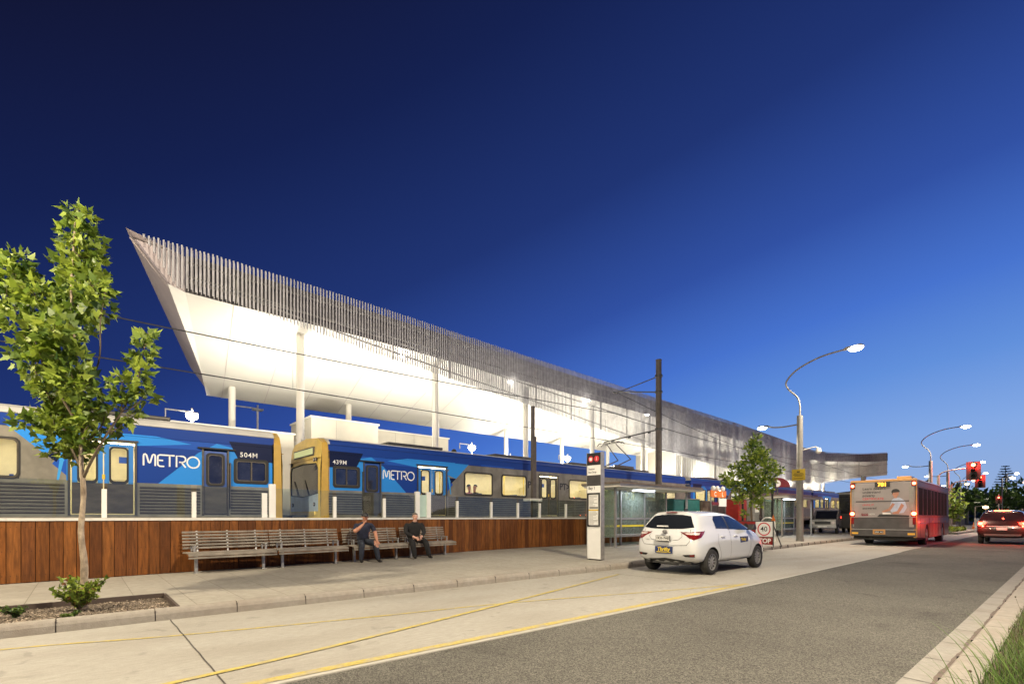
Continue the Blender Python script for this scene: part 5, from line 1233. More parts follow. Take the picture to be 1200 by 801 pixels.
def make_hatch():
    t = thing('parked_car', 'white five-door hatchback stopped in the bus lane beside the bus stop pillar, seen from behind', 'car')
    me, bvh = car_shell(HATCH, 'carwhite', (.70, 3.20), .298, .85); link('body', me, t)
    gl = MB(); decal(gl, bvh, [(-.66, 1.105), (-.49, 1.37), (-.28, 1.405), (0, 1.412), (.28, 1.405), (.49, 1.37), (.66, 1.105), (.4, 1.075), (0, 1.065), (-.4, 1.075)], 'rear', n=14)
    gl.build('rear_window', 'darkglass', t, smooth=True)
    bk = MB(); bk.box(-.28, .02, .11, .13, 1.12, 1.15); bk.build('window_sticker', 'white', t)
    for sx, fc in ((1, 'right'), (-1, 'left')):
        w = MB(); decal(w, bvh, [(.98, 1.075), (1.02, 1.29), (1.14, 1.375), (1.60, 1.385), (1.60, 1.06)], fc); w.build('side_window', 'darkglass', t, smooth=True)
        w = MB(); decal(w, bvh, [(1.68, 1.055), (1.68, 1.385), (2.02, 1.365), (2.42, 1.25), (2.76, 1.06), (2.80, 1.015), (2.4, 1.025)], fc); w.build('side_window', 'darkglass', t, smooth=True)
        dr = MB()
        stripe(dr, bvh, [(1.02, .95), (.98, .72), (1.12, .48), (1.15, .31), (1.64, .30), (1.64, 1.045)], .009, fc, 0); stripe(dr, bvh, [(1.64, .30), (2.62, .30), (2.74, .6), (2.78, 1.0)], .009, fc, 0)
        decal(dr, bvh, [(1.60, 1.05), (1.60, 1.39), (1.68, 1.39), (1.68, 1.05)], fc, 0, .0035)
        dr.build('door_gap', 'black', t)
        h = MB()
        for y in (1.22, 1.92):
            hit = bvh.ray_cast(Vector((3*sx, y, .88)), Vector((-sx, 0, 0)))[0]; h.box(hit.x-.005*sx, hit.x+.035*sx, y-.09, y+.09, .865, .895)
        h.build('door_handle', 'carwhite', t, bevel=.008)
        mr = MB().prism([(2.50, 1.03), (2.54, 1.17), (2.66, 1.17), (2.72, 1.05), (2.66, 1.02)], 'x', sx*.85, sx*1.01).bar((.80*sx, 2.62, 1.03), (.9*sx, 2.62, 1.06), .08, .04); mr.build('mirror', 'black', t, bevel=.02)
        tl = MB(); P = [(.37, 1.01), (.45, .985), (.78, 1.005), (.79, .86), (.72, .82), (.62, .85), (.52, .92), (.42, .97)]
        decal(tl, bvh, P if sx > 0 else mir(P), 'rear', 0, .006); P2 = [(.47, .975), (.77, .985), (.77, .935), (.56, .94)]
        decal(tl, bvh, P2 if sx > 0 else mir(P2), 'rear', 1, .010); decal(tl, bvh, [(.08, .87), (.08, 1.0), (.44, 1.03), (.36, .96), (.22, .87)], fc, 0, .006)
        tl.build('tail_light', ['tailred', 'tailclear'], t, smooth=True)
        fg = MB(); P = [(.46, .475), (.74, .50), (.73, .43), (.52, .43)]; decal(fg, bvh, P if sx > 0 else mir(P), 'rear', 1, .004); P = [(.63, .488), (.73, .495), (.72, .437), (.64, .437)]; decal(fg, bvh, P if sx > 0 else mir(P), 'rear', 0, .008)
        fg.build('fog_reflector', ['tailred', 'black'], t)
        hl = MB(); P = [(.42, .70), (.60, .74), (.72, .70), (.60, .60)]; decal(hl, bvh, P if sx > 0 else mir(P), 'front', 0, .006); hl.build('headlight', 'tailclear', t)
        for y in (.70, 3.20): wheel(t, sx*.752, y, .298, sx)
    ws = MB(); decal(ws, bvh, [(-.62, 2.42), (-.70, 2.92), (0, 2.98), (.70, 2.92), (.62, 2.42), (.50, 2.36), (0, 2.34), (-.5, 2.36)], 'top'); ws.build('windscreen', 'darkglass', t, smooth=True)
    ln = MB()
    stripe(ln, bvh, [(-.60, 1.06), (-.64, .80), (-.56, .70), (0, .67), (.56, .70), (.64, .80), (.60, 1.06)], .009, 'rear')
    stripe(ln, bvh, [(-.40, .97), (-.44, .90), (-.36, .82), (-.22, .80)], .007, 'rear', 0); stripe(ln, bvh, [(.40, .97), (.44, .90), (.36, .82), (.22, .80)], .007, 'rear', 0)
    decal(ln, bvh, [(-.66, .30), (-.50, .34), (0, .385), (.50, .34), (.66, .30), (.5, .27), (-.5, .27)], 'rear', 0, .004)
    ln.build('tailgate_gap', 'black', t)
    bl = MB().box(-.14, .14, .30, .345, 1.448, 1.475); bl.build('brake_light', 'tailred', t, bevel=.006)
    em = MB(); em.ring([(.045*cos(R(a)), 1.01+.028*sin(R(a))) for a in range(0, 360, 20)], [(.058*cos(R(a)), 1.01+.040*sin(R(a))) for a in range(0, 360, 20)], 'y', -.012, .03); em.ring([(.018*cos(R(a)), 1.01+.026*sin(R(a))) for a in range(0, 360, 20)], [(.026*cos(R(a)), 1.01+.034*sin(R(a))) for a in range(0, 360, 20)], 'y', -.012, .03)
    text(em, 'YARIS', (-.52, -.012, .80), (1, 0, 0), (0, 0, 1), .03, 0, .03); em.build('emblem', 'rim', t)
    pl = MB().box(-.19, .19, -.085, -.06, .785, .915, 1).box(-.18, .18, -.090, -.085, .795, .905, 0); po = pl.build('number_plate', ['plate', 'black'], t)
    q = MB(); text(q, '1KX-7AE', (0, -.092, .825), (1, 0, 0), (0, 0, 1), .062, 0, .03, 'CENTER'); q.build('lettering', 'black', po)
    st = MB().box(-.21, .24, -.075, -.05, .50, .66); so = st.build('bumper_sticker', 'stickerblue', t)
    q = MB(); text(q, 'Thrifty', (.015, -.078, .555), (1, -.0, 0), (.15, 0, 1), .085, 0, .05, 'CENTER'); q.box(-.17, .2, -.078, -.0755, .52, .535); q.build('lettering', 'stickeryel', so)
    hit = bvh.ray_cast(Vector((3, 2.38, .78)), Vector((-1, 0, 0)))[0]
    st = MB().box(hit.x-.004, hit.x+.006, 2.16, 2.60, .70, .86); so = st.build('door_sticker', 'stickerblue', t)
    q = MB(); text(q, 'Thrifty', (hit.x+.008, 2.20, .755), (0, 1, 0), (0, 0, 1), .07, 0, .05); q.build('lettering', 'stickeryel', so)
    ex = MB().box(-.6, .6, .15, .45, .24, .34).tube([(-.45, .02, .28), (-.45, .4, .28)], .03, 10).tube([(-.2, .12, .27), (.25, .2, .25)], .045, 8).box(-.7, .7, .62, .78, .26, .34); ex.build('exhaust', 'darksteel', t)
    MB().box(-.012, .012, .9, 1.05, 1.51, 1.56).build('aerial', 'black', t)
    MB().box(-.25, .25, .28, .36, 1.06, 1.20); 
    return t
hc = make_hatch(); hc.location = (-6.47, 10.47, .004)

def make_suv(label):
    t = thing('suv', label, 'car')
    me, bvh = car_shell(SUV, 'carblack', (.95, 3.70), .37, .955); link('body', me, t)
    gl = MB(); decal(gl, bvh, [(-.76, 1.20), (-.62, 1.54), (0, 1.60), (.62, 1.54), (.76, 1.20), (0, 1.15)], 'rear'); gl.build('rear_window', 'darkglass', t, smooth=True)
    for sx, fc in ((1, 'right'), (-1, 'left')):
        w = MB(); decal(w, bvh, [(.75, 1.18), (.9, 1.50), (1.75, 1.56), (1.75, 1.14)], fc); w.build('side_window', 'darkglass', t, smooth=True)
        w = MB(); decal(w, bvh, [(1.85, 1.13), (1.85, 1.56), (2.6, 1.50), (3.2, 1.14)], fc); w.build('side_window', 'darkglass', t, smooth=True)
        tl = MB(); P = [(.56, 1.10), (.86, 1.14), (.90, .96), (.80, .90), (.60, 1.0)]; decal(tl, bvh, P if sx > 0 else mir(P), 'rear', 1, .006); decal(tl, bvh, [(.08, .95), (.08, 1.12), (.5, 1.14), (.4, 1.0)], fc, 0, .006)
        P = [(.70, 1.07), (.84, 1.09), (.86, 1.0), (.74, .99)]; decal(tl, bvh, P if sx > 0 else mir(P), 'rear', 2, .012); tl.build('tail_light', ['tailred', 'e_red', 'e_redhot'], t)
        mr = MB().prism([(2.95, 1.10), (3.0, 1.30), (3.12, 1.30), (3.18, 1.12)], 'x', sx*.93, sx*1.12); mr.build('mirror', 'carblack', t, bevel=.02)
        rr = MB().bar((sx*.66, .7, 1.745), (sx*.66, 2.6, 1.745), .04, .04).bar((sx*.66, .9, 1.68), (sx*.66, .9, 1.745), .04, .04).bar((sx*.66, 2.4, 1.66), (sx*.66, 2.4, 1.745), .04, .04); rr.build('roof_rail', 'rim', t)
        for y in (.95, 3.70): wheel(t, sx*.84, y, .37, sx, 7)
    ws = MB(); decal(ws, bvh, [(-.66, 2.85), (-.76, 3.4), (.76, 3.4), (.66, 2.85)], 'top'); ws.build('windscreen', 'darkglass', t, smooth=True)
    MB().box(-.30, .30, .19, .26, 1.665, 1.70).build('brake_light', 'e_redhot', t)
    tr = MB(); decal(tr, bvh, [(-.55, .92), (.55, .92), (.55, .885), (-.55, .885)], 'rear'); text(tr, 'RAV4', (.30, -.07, .80), (1, 0, 0), (0, 0, 1), .05, 0, .03); tr.build('trim_strip', 'rim', t)
    bp = MB(); decal(bp, bvh, [(-.88, .52), (.88, .52), (.85, .42), (-.85, .42)], 'rear'); bp.build('bumper_trim', 'rim', t)
    MB().box(-.19, .19, -.085, -.06, .72, .85).build('number_plate', 'plate', t)
    ln = MB(); stripe(ln, bvh, [(-.72, 1.16), (-.74, .7), (-.6, .62), (.6, .62), (.74, .7), (.72, 1.16)], .012, 'rear'); ln.build('tailgate_gap', 'black', t)
    return t
sv = make_suv('dark four-wheel drive with glowing red brake lights at the right edge, behind the bus'); sv.location = (-2.45, 34.3, 0)
for x in (-.8, .8): point((-2.45+x, 34.05, 1.02), 90, (1, .06, .03), .06)
point((-2.45, 34.15, 1.72), 14, (1, .08, .04), .05)

def far_car(label, loc, rz, paint, lights=False, grp='small cars parked far down the road'):
    t = thing('parked_car', label, 'car', loc, rz, grp)
    global _fc
    b = copy_mesh(paint, t)
    for sx in (-1, 1):
        for y in (.7, 3.2): MB().tube([(sx*.66, y, .3), (sx*.84, y, .3)], .3, 16).build('wheel', 'tyre', t)
        MB().box(sx*.55-.14, sx*.55+.14, -.02, .1, .86, .98).build('tail_light', 'e_red' if lights else 'tailred', t)
        MB().box(sx*.52-.13, sx*.52+.13, 3.86, 3.97, .60, .70).build('headlight', 'tailclear', t)
    return t
_hs = {}
def copy_mesh(paint, t):
    if paint not in _hs:
        me, bvh = car_shell(HATCH, paint, (.70, 3.20), .298, .85); g = MB()
        decal(g, bvh, [(-.66, 1.105), (-.5, 1.39), (.5, 1.39), (.66, 1.105)], 'rear')
        for fc in ('right', 'left'): decal(g, bvh, [(.98, 1.075), (1.1, 1.36), (2.0, 1.36), (2.76, 1.06)], fc)
        decal(g, bvh, [(-.62, 2.42), (-.70, 2.92), (.70, 2.92), (.62, 2.42)], 'top'); _hs[paint] = (me, g)
    me, g = _hs[paint]; b = link('body', me, t); g.build('windows', 'darkglass', t); return b
far_car('small white car far down the road between the bus and the dark car', (-5.2, 84, 0), R(3), 'carwhite')
far_car('small silver car far down the road behind the white one', (-5.9, 96, 0), R(5), 'carsilver', True)
# utility vehicle facing the viewer on the forecourt
u = thing('utility_truck', 'old grey utility truck with a flat tray parked nose-out beyond the street lamp pole', 'truck', (-12.3, 41.0, .152), R(8))
MB().box(-.82, .82, .0, 1.5, .45, 1.02).prism([(.0, 1.02), (.15, 1.0), (1.3, 1.0), (1.35, 1.05), (1.95, 1.70), (2.9, 1.72), (3.0, 1.02)], 'x', -.76, .76).box(-.82, .82, 1.5, 3.0, .45, 1.02).build('cab', 'carsilver', u, bevel=.05)
MB().prism([(1.38, 1.08), (1.90, 1.66), (1.88, 1.68), (1.34, 1.10)], 'x', -.68, .68).build('windscreen', 'darkglass', u)
MB().box(-.95, .95, 3.05, 5.2, .85, .98).box(-.95, .95, 3.02, 3.08, .98, 1.75).box(-.95, -.92, 3.05, 5.2, .98, 1.25).box(.92, .95, 3.05, 5.2, .98, 1.25).build('tray', 'darksteel', u)
MB().box(-.85, .85, -.12, .02, .42, .62).box(-.3, .3, -.13, -.12, .47, .58, 1).build('bumper', ['rim', 'plate'], u)
MB().box(-.5, .5, -.015, .0, .68, .90).build('grille', 'black', u)
for x in (-.66, .66): MB().tube([(x, -.03, .8), (x, .05, .8)], .11, 14).build('headlight', 'tailclear', u)
for x in (-.78, .78):
    for y in (.8, 4.2): MB().tube([(x-.09, y, .35), (x+.09, y, .35)], .35, 18).tube([(x-.1, y, .35), (x+.1, y, .35)], .18, 12, 1).build('wheel', ['tyre', 'rim'], u)

# ------------------------------------------------------------------ route bus
def make_bus():
    t = thing('bus', 'orange and grey route 781 bus with an advertisement across its rear, red lights on', 'bus')
    W, Lb, H = 1.27, 10.7, 3.14
    arch = lambda c: [(c+.56*cos(R(a)), .50+.56*sin(R(a))) for a in range(0, 181, 15)]
    prof = [(.06, .42), (.0, .80), (.02, 2.6), (.10, 3.0), (.25, 3.10), (Lb-.3, 3.10), (Lb-.05, 2.9), (Lb, 1.2), (Lb-.05, .34)]
    low = [(8.25+.56, .34)]+arch(8.25)[0:]+[(8.25-.56, .34)]+[(2.85+.56, .34)]+arch(2.85)+[(2.85-.56, .34)]
    b = MB(); 
    # skirt (below 1.0) follows wheel arches, upper body above
    sk = [(.06, .42), (.0, .80), (.0, 1.06), (Lb, 1.06), (Lb-.03, .34)]+low
    for sx in (1, -1): b.prism(sk, 'x', sx*W, sx*(W-.03), 1)
    up = [(.0, 1.06), (.02, 2.6), (.07, 2.95), (.2, 3.08), (Lb-.3, 3.10), (Lb-.05, 2.9), (Lb, 1.06)]
    b.prism(up, 'x', -W, W, 0); b.box(-W+.04, W-.04, .02, Lb-.03, .42, 1.06, 2); b.box(-W*.95, W*.95, .2, Lb-.2, .30, .42, 2)
    b.build('body', ['busside', 'busred', 'under'], t, bevel=.03)
    rr = MB()
    for sx in (1, -1):
        rr.prism([(sx*W-.01*sx, 3.0), (sx*(W+.012), 3.0), (sx*(W+.012), 3.07), (sx*(W-.10), 3.15), (sx*(W-.16), 3.13)], 'y', .02, Lb-.1)
        rr.box(sx*(W-.035), sx*(W+.015), -.035, .12, .45, 3.05)
    rr.box(-W, W, -.035, .10, 3.03, 3.13); rr.build('edge_trim', 'busorange', t, bevel=.01)
    MB().box(-.9, .9, 1.2, 3.6, 3.08, 3.22).build('roof_pod', 'busside', t, bevel=.03); MB().box(-.6, .6, 5.5, 8, 3.08, 3.22).build('roof_pod', 'busside', t, bevel=.03); MB().box(.45, 1.0, .5, 1.3, 3.08, 3.28).build('roof_pod', 'busorange', t, bevel=.03); MB().box(-.95, -.78, .4, .7, 3.08, 3.38).build('roof_vent', 'darksteel', t, bevel=.02)
    # rear face
    rp = MB().box(-W+.05, W-.05, -.030, -.0, .48, 3.02, 0).box(-W+.06, W-.06, -.05, -.028, 1.34, 2.99, 1).box(-W+.03, W-.03, -.055, -.028, .80, 1.30, 2).box(-W+.03, W-.03, -.075, -.02, .46, .76, 0)
    rp.box(-W+.10, W-.10, -.085, -.05, .755, .79, 3).box(-1.05, 1.05, -.056, -.048, 2.08, 2.13, 0).box(-1.1, 1.1, -.060, -.028, 1.30, 1.345, 0).box(1.0, 1.17, -.060, -.028, .9, 2.9, 4).box(-1.17, -1.12, -.057, -.028, .9, 2.9, 4)
    rp.build('rear_panel', ['adgrey', 'adtan', 'adgrey', 'rim', 'pole'], t, bevel=.008)
    ad = MB(); y = -.0525
    for i, (s, z, h, mi) in enumerate([("Learn doesn't", 2.66, .115, 0), ('understand', 2.50, .11, 0), ('poverty', 2.34, .11, 0), ('CERTIFICATE', 2.18, .10, 1), ('UNTIL IT', 1.90, .08, 1), ('answered', 1.74, .10, 0), ('GIVE NOW', 1.47, .07, 2)]):
        text(ad, s, (-.78, y, z), (1, 0, 0), (0, 0, 1), h, mi, .015)
    ad.box(-.82, -.55, y, y+.003, 1.42, 1.54, 3)
    ad.build('advert_lettering', ['black', 'adred', 'plate', 'maroon'], t)
    fg = MB(); E = lambda cx, cz, rx, rz, a0=0, a1=360, n=18: [(cx+rx*cos(R(a0+(a1-a0)*k/n)), cz+rz*sin(R(a0+(a1-a0)*k/n))) for k in range(n+(0 if a1-a0 == 360 else 1))]
    def flat(poly, mi, dy): fg.add([(a, -.052-dy, c) for a, c in poly], [tuple(range(len(poly)))], mi)
    flat([(.26, 1.72), (.36, 2.16), (.48, 2.27), (.66, 2.26), (.84, 2.12), (.92, 1.80), (.80, 1.56), (.42, 1.50)], 0, .001); flat(E(.50, 2.46, .12, .16), 1, .002); flat(E(.50, 2.54, .155, .13, -10, 200), 2, .003)
    flat([(.38, 2.54), (.36, 2.40), (.41, 2.48)], 2, .003); flat([(.44, 2.34), (.54, 2.34), (.56, 2.24), (.44, 2.24)], 1, .0015); flat([(.38, 2.02), (.48, 1.96), (.30, 1.66), (.02, 1.56), (-.02, 1.63), (.24, 1.76)], 1, .004)
    flat([(.72, 2.0), (.82, 1.9), (.62, 1.52), (.40, 1.50), (.38, 1.58), (.56, 1.64)], 1, .0045); flat([(-.10, 1.50), (1.04, 1.44), (.98, 1.36), (-.2, 1.38)], 2, .005); flat([(.0, 1.58), (.30, 1.56), (.34, 1.50), (.02, 1.49)], 3, .006); flat([(.05, 1.90), (.22, 1.86), (.3, 1.74), (.1, 1.76)], 4, .0035)
    fg.build('advert_picture', ['adshirt', 'skin', 'black', 'white', 'adtan'], t)
    ds = MB().box(-.29, .29, -.07, -.03, 2.78, 3.02); do = ds.build('route_display', 'black', t); q = MB(); text(q, '781', (0, -.073, 2.82), (1, 0, 0), (0, 0, 1), .165, 0, .05, 'CENTER'); q.build('lettering', 'e_amberled', do)
    for x, z, r in ((-1.18, 2.86, .065), (1.18, 2.90, .065), (-1.19, 1.52, .085), (1.17, 1.52, .085)):
        MB().box(x-.10, x+.06 if x > 0 else x+.10, -.068, -.03, z-.13, z+.13, 1).tube([(x, -.085, z), (x, -.05, z)], r, 16, 0).ball((x, -.085, z), r*.9, 0, sc=(1, .3, 1)).build('tail_light', ['e_redhot', 'tailred'], t)
    for sx in (-1, 1):
        MB().box(sx*1.18-.06, sx*1.18+.06, -.066, -.03, 1.02, 1.34, 0).build('indicator', 'tailred', t)
        MB().box(sx*1.08-.13, sx*1.08+.13, -.082, -.07, .54, .63).build('reflector', 'amber', t)
        MB().box(sx*1.2-.045, sx*1.2+.06, -.05, .06, .42, .95).build('corner_panel', 'busorange', t)
    pl = MB().box(-.36, .12, -.10, -.07, .55, .78, 0).box(-.29, .05, -.104, -.10, .60, .71, 1); po = pl.build('number_plate', ['busorange', 'black'], t); q = MB(); text(q, '2907 AO', (-.12, -.106, .625), (1, 0, 0), (0, 0, 1), .06, 0, .04, 'CENTER'); q.build('lettering', 'plate', po)
    # side windows
    for sx in (1, -1):
        y = .35; k = 0
        while y < Lb-1.0:
            w = 1.22 if k not in (3, ) else .95
            o = MB().box(sx*(W-.01), sx*(W+.008), y+.04, y+w-.04, 1.45, 2.72).build('window', 'buswin', t); y += w; k += 1
        pb = MB()
        for yy in (.32, 1.57, 2.79, 4.01, 4.96, 6.18, 7.40, 8.62): pb.box(sx*W, sx*(W+.012), yy-.045, yy+.045, 1.40, 2.78)
        pb.box(sx*W, sx*(W+.010), .1, Lb-.3, 1.34, 1.43, 1).box(sx*W, sx*(W+.010), .1, Lb-.3, 2.74, 2.80, 1); pb.build('window_pillar', ['maroon', 'busorange'], t)
        if sx > 0:
            pn = MB()
            for yy in (.9, 2.2, 3.55, 4.6, 5.6, 6.6, 7.5): pn.box(W, W+.006, yy-.008, yy+.008, .45, 1.32)
            pn.build('panel_gap', 'darksteel', t)
        for yy in (.5, 2.2, 4.6, 6.8, 9.3): MB().box(sx*W, sx*(W+.02), yy-.06, yy+.06, 1.10, 1.15).build('side_marker', 'e_red' if yy == .5 else 'amber', t)
    for c in (2.85, 8.25):
        for sx in (-1, 1):
            wh = MB().tube([(sx*.95, c, .49), (sx*1.24, c, .49)], .485, 30); wo_ = wh.build('wheel', 'tyre', t); MB().tube([(sx*1.235, c, .49), (sx*1.255, c, .49)], .29, 20, 0).tube([(sx*1.25, c, .49), (sx*1.275, c, .49)], .12, 12, 0).build('rim', 'rim', wo_)
    mf = MB().box(-.8, .9, .3, 1.6, .26, .44).tube([(-.5, .2, .35), (-.5, .9, .35)], .07, 10); mf.build('engine_tray', 'darksteel', t)
    return t
bus = make_bus(); bus.location = (-6.06, 28.55, 0); bus.rotation_euler.z = R(1.6)
point((-4.66, 28.2, 1.5), 14, (1, .08, .03), .05); point((-7.4, 28.3, 1.5), 6, (1, .08, .03), .05)
# end of another bus waiting ahead on the left
ob = thing('waiting_bus', 'dark rear of another bus with small red lights beyond the grey utility truck', 'bus', (-10.9, 44.0, 0.152), R(1))
MB().box(-1.2, 1.2, 0, 10.5, .35, 3.05).build('body', 'black', ob, bevel=.06); MB().box(-1.1, 1.1, -.03, .0, 1.5, 2.8).build('rear_window', 'darkglass', ob)
MB().box(-1.22, 1.22, -.02, .06, 2.95, 3.08).build('edge_trim', 'carsilver', ob)
for x, z in ((-1.08, 1.2), (1.08, 1.2), (1.05, 2.75)): MB().tube([(x, -.05, z), (x, 0, z)], .07, 12).build('tail_light', 'e_red', ob)
for x in (-1.05, 1.05):
    for y in (2.6, 8.2): MB().tube([(x-.13, y, .48), (x+.13, y, .48)], .48, 18).build('wheel', 'tyre', ob)

# ------------------------------------------------------------------ trees
LEAF = [(0, 0), (.30, .02), (.26, .16), (.52, .38), (.28, .42), (.16, .66), (0, 1.0), (-.16, .66), (-.28, .42), (-.52, .38), (-.26, .16), (-.30, .02)]
def leaf(mb, c, size, d, mi):
    d = Vector(d).normalized(); r = d.cross(Vector((random.gauss(0, 1), random.gauss(0, 1), random.gauss(0, 1)))).normalized(); n = d.cross(r)
    mb.add([c+d*(y*size)+r*(x*size)+n*(abs(x)*.22*size-.12*size*y*y) for x, y in LEAF], [tuple(range(12))], mi)
def crown(blobs, per_m3, size, jit, mats_w, axis):
    mb = MB()
    for c, r in blobs:
        n = max(6, int(per_m3*r**2.2))
        for _ in range(n):
            v = Vector((random.gauss(0, 1), random.gauss(0, 1), random.gauss(0, 1))).normalized()*r*random.random()**.45
            p = Vector(c)+v; out = (v+Vector((random.gauss(0, .5), random.gauss(0, .5), random.gauss(.10, .45)))*r*.9)
            if out.length < .01: out = Vector((0, 0, 1))
            leaf(mb, p, size*random.uniform(.55, 1.25), out, random.choices(range(len(mats_w)), mats_w)[0])
    return mb
RV = Vector((.6574, .7536, 0)); FV = Vector((-.7536, .6574, 0))
def tree(label, base, blobs, trunk, limbs, per, lsize, leafs, w, barkm, rs=1):
    random.seed(rs); t = thing('young_tree', label, 'tree', base)
    tr = MB(); tp = crom(trunk['p'], 6); n = len(tp); tr.tube(tp, [trunk['r'][0]+(trunk['r'][1]-trunk['r'][0])*(i/(n-1))**.6*1.0+random.uniform(-.05, .05)*trunk['r'][0] for i in range(n)], 12)
    tr.build('trunk', barkm, t, smooth=True)
    lb = MB()
    for pts, r0, r1 in limbs:
        q = crom(pts, 5); lb.tube(q, [r0+(r1-r0)*i/(len(q)-1) for i in range(len(q))], 8)
    for c, r in blobs:   # twigs reaching into every clump
        near = min(tp+[p for L_ in limbs for p in L_[0]], key=lambda p: (Vector(p)-Vector(c)).length+(.3 if p[2] > c[2] else 0))
        m = (Vector(near)+Vector(c))/2+Vector((0, 0, -.05)); lb.tube(crom([near, tuple(m), tuple(c)], 3), [.011, .010, .009, .008, .006, .005, .004][:7], 5)
        for _ in range(3):
            v = Vector((random.gauss(0, 1), random.gauss(0, 1), random.gauss(.5, 1))).normalized()*r*.9; lb.tube([c, tuple(Vector(c)+v)], [.005, .002], 4)
    lb.build('limbs', 'bark_d', t, smooth=True)
    crown(blobs, per, lsize, .3, w, None).build('crown', leafs, t)
    return t
# near tree: clumps as (across, up, radius, depth) in metres from the trunk foot
S_ = 1/86.7
near = [(88, 248, 17), (84, 272, 22), (92, 290, 19), (70, 303, 24), (93, 322, 24), (80, 342, 28), (123, 340, 13), (112, 352, 12), (15, 300, 16), (8, 322, 19), (28, 330, 18), (14, 352, 17), (44, 345, 20), (33, 375, 19), (50, 395, 22),
        (78, 372, 26), (88, 395, 22), (60, 418, 27), (92, 428, 22), (42, 440, 23), (70, 452, 27), (104, 450, 20), (170, 392, 10), (172, 404, 12), (163, 420, 12), (168, 434, 10), (150, 447, 14), (165, 458, 14), (135, 462, 16), (118, 478, 16),
        (50, 474, 24), (82, 482, 24), (110, 496, 12), (146, 482, 12), (66, 505, 20), (92, 512, 18), (44, 492, 14), (76, 530, 10), (58, 522, 12), (106, 520, 8), (128, 495, 9)]
rnd = random.Random(5); nb_ = []
for px, py, pr_ in near:
    a = (px-97)*S_; z = 1.35+(606-py)*S_-.15; dep = rnd.uniform(-.32, .32)*min(1.0, pr_/20)
    if px > 130 or px < 20: dep *= .4
    p = RV*a*(1+dep/6.67)+FV*dep; nb_.append(((p.x, p.y, z), pr_*S_*.96))
def tp_(px, py, dep=0): a = (px-97)*S_; p = RV*a+FV*dep; return (p.x, p.y, 1.35+(606-py)*S_-.15)
tree('young tree with slim pale trunk and bright green lobed leaves in the mulch bed', (-8.84, .01, .11), nb_,
     {'p': [(0, 0, 0), tp_(99, 660), tp_(95, 620), tp_(98, 575), tp_(95, 530), tp_(94, 480, .03), tp_(90, 420), tp_(84, 350), tp_(86, 290), tp_(89, 250)], 'r': (.052, .008)},
     [([tp_(98, 556), tp_(112, 535, -.05), tp_(132, 505, -.08), tp_(146, 480, -.05), tp_(160, 445), tp_(170, 400)], .020, .005), ([tp_(96, 545), tp_(84, 530, .05), tp_(70, 505, .1), tp_(55, 470, .1), tp_(40, 430)], .020, .006),
      ([tp_(95, 500), tp_(70, 440, -.15), tp_(45, 390, -.1), tp_(15, 330)], .018, .005), ([tp_(93, 460), tp_(108, 420, .1), tp_(118, 370), tp_(124, 340)], .014, .004), ([tp_(90, 420), tp_(60, 380, .2), tp_(40, 345, .1)], .013, .004), ([tp_(94, 520), tp_(110, 490, .15), tp_(105, 450, .2)], .013, .005)],
     2500, .128, ['leafA', 'leafB', 'leafC'], (6, 4, 1), 'bark', 21)
# shrub of shoots at its foot, two weeds
def shrub(name, label, cat, loc, n, r, h, ls, mats_, w, rs):
    random.seed(rs); t = thing(name, label, cat, loc); st = MB(); lf = MB()
    for i in range(n):
        a = random.uniform(0, 2*pi); e = Vector((cos(a)*r*random.uniform(.2, 1), sin(a)*r*random.uniform(.2, 1), h*random.uniform(.35, 1))); pts = crom([(0, 0, 0), tuple(e*.5+Vector((0, 0, h*.1))), tuple(e)], 4); st.tube(pts, [.004]*len(pts), 5)
        for p in pts[2:]:
            for _ in range(2): leaf(lf, Vector(p), ls*random.uniform(.6, 1.2), (random.gauss(0, 1), random.gauss(0, 1), random.gauss(.4, .7)), random.choices(range(len(mats_)), w)[0])
    st.build('stem', 'bark_d', t); lf.build('foliage', mats_, t); return t
shrub('basal_shoots', 'small leafy clump with reddish tips around the foot of the pale trunk', 'shrub', (-8.80, -.02, .10), 44, .30, .46, .07, ['leafA', 'leafB', 'leafR'], (7, 3, 1), 4)
shrub('garden_weed', 'low dark green weed in the mulch left of the tree foot', 'weed', (-8.75, -.62, .10), 26, .16, .13, .04, ['leafC', 'leafB'], (2, 1), 5)
shrub('garden_weed', 'tiny flat green weed in the mulch in front of the tree foot', 'weed', (-8.35, -.10, .10), 14, .13, .05, .035, ['leafB', 'leafC'], (2, 1), 6)
# second tree by the lamp pole
S2_ = 1/27.6; nb2 = []
for px, py, pr_ in [(884, 514, 6), (882, 524, 9), (890, 534, 10), (876, 540, 10), (895, 548, 10), (862, 550, 9), (853, 560, 8), (872, 558, 12), (888, 562, 12), (902, 563, 8), (912, 552, 5), (906, 572, 6), (862, 570, 8), (878, 574, 11), (892, 576, 8), (870, 584, 7), (882, 590, 7), (878, 602, 4), (850, 568, 5)]:
    a = (px-882)*S2_; dep = rnd.uniform(-.45, .45); p = RV*a+FV*dep; nb2.append(((p.x, p.y, 1.35+(606-py)*S2_-.15), pr_*S2_*.98))
tq = lambda px, py: (RV.x*(px-882)*S2_, RV.y*(px-882)*S2_, 1.35+(606-py)*S2_-.15)
tree('small dark green tree on the pavement between the hatchback and the street lamp pole', (-9.15, 21.6, .15), nb2, {'p': [(0, 0, 0), tq(882, 615), tq(881, 590), tq(883, 560), tq(884, 515)], 'r': (.07, .012)},
     [([tq(882, 590), tq(892, 572), tq(900, 556), tq(912, 549)], .02, .008), ([tq(881, 585), tq(868, 570), tq(855, 560)], .02, .008)], 1900, .14, ['leafB', 'leafC', 'leafA'], (4, 2, 4), 'bark_d', 33)
t3 = []
for i in range(16): t3.append(((rnd.uniform(-.9, .9), rnd.uniform(-.9, .9), rnd.uniform(1.4, 3.9)), rnd.uniform(.45, .75)))
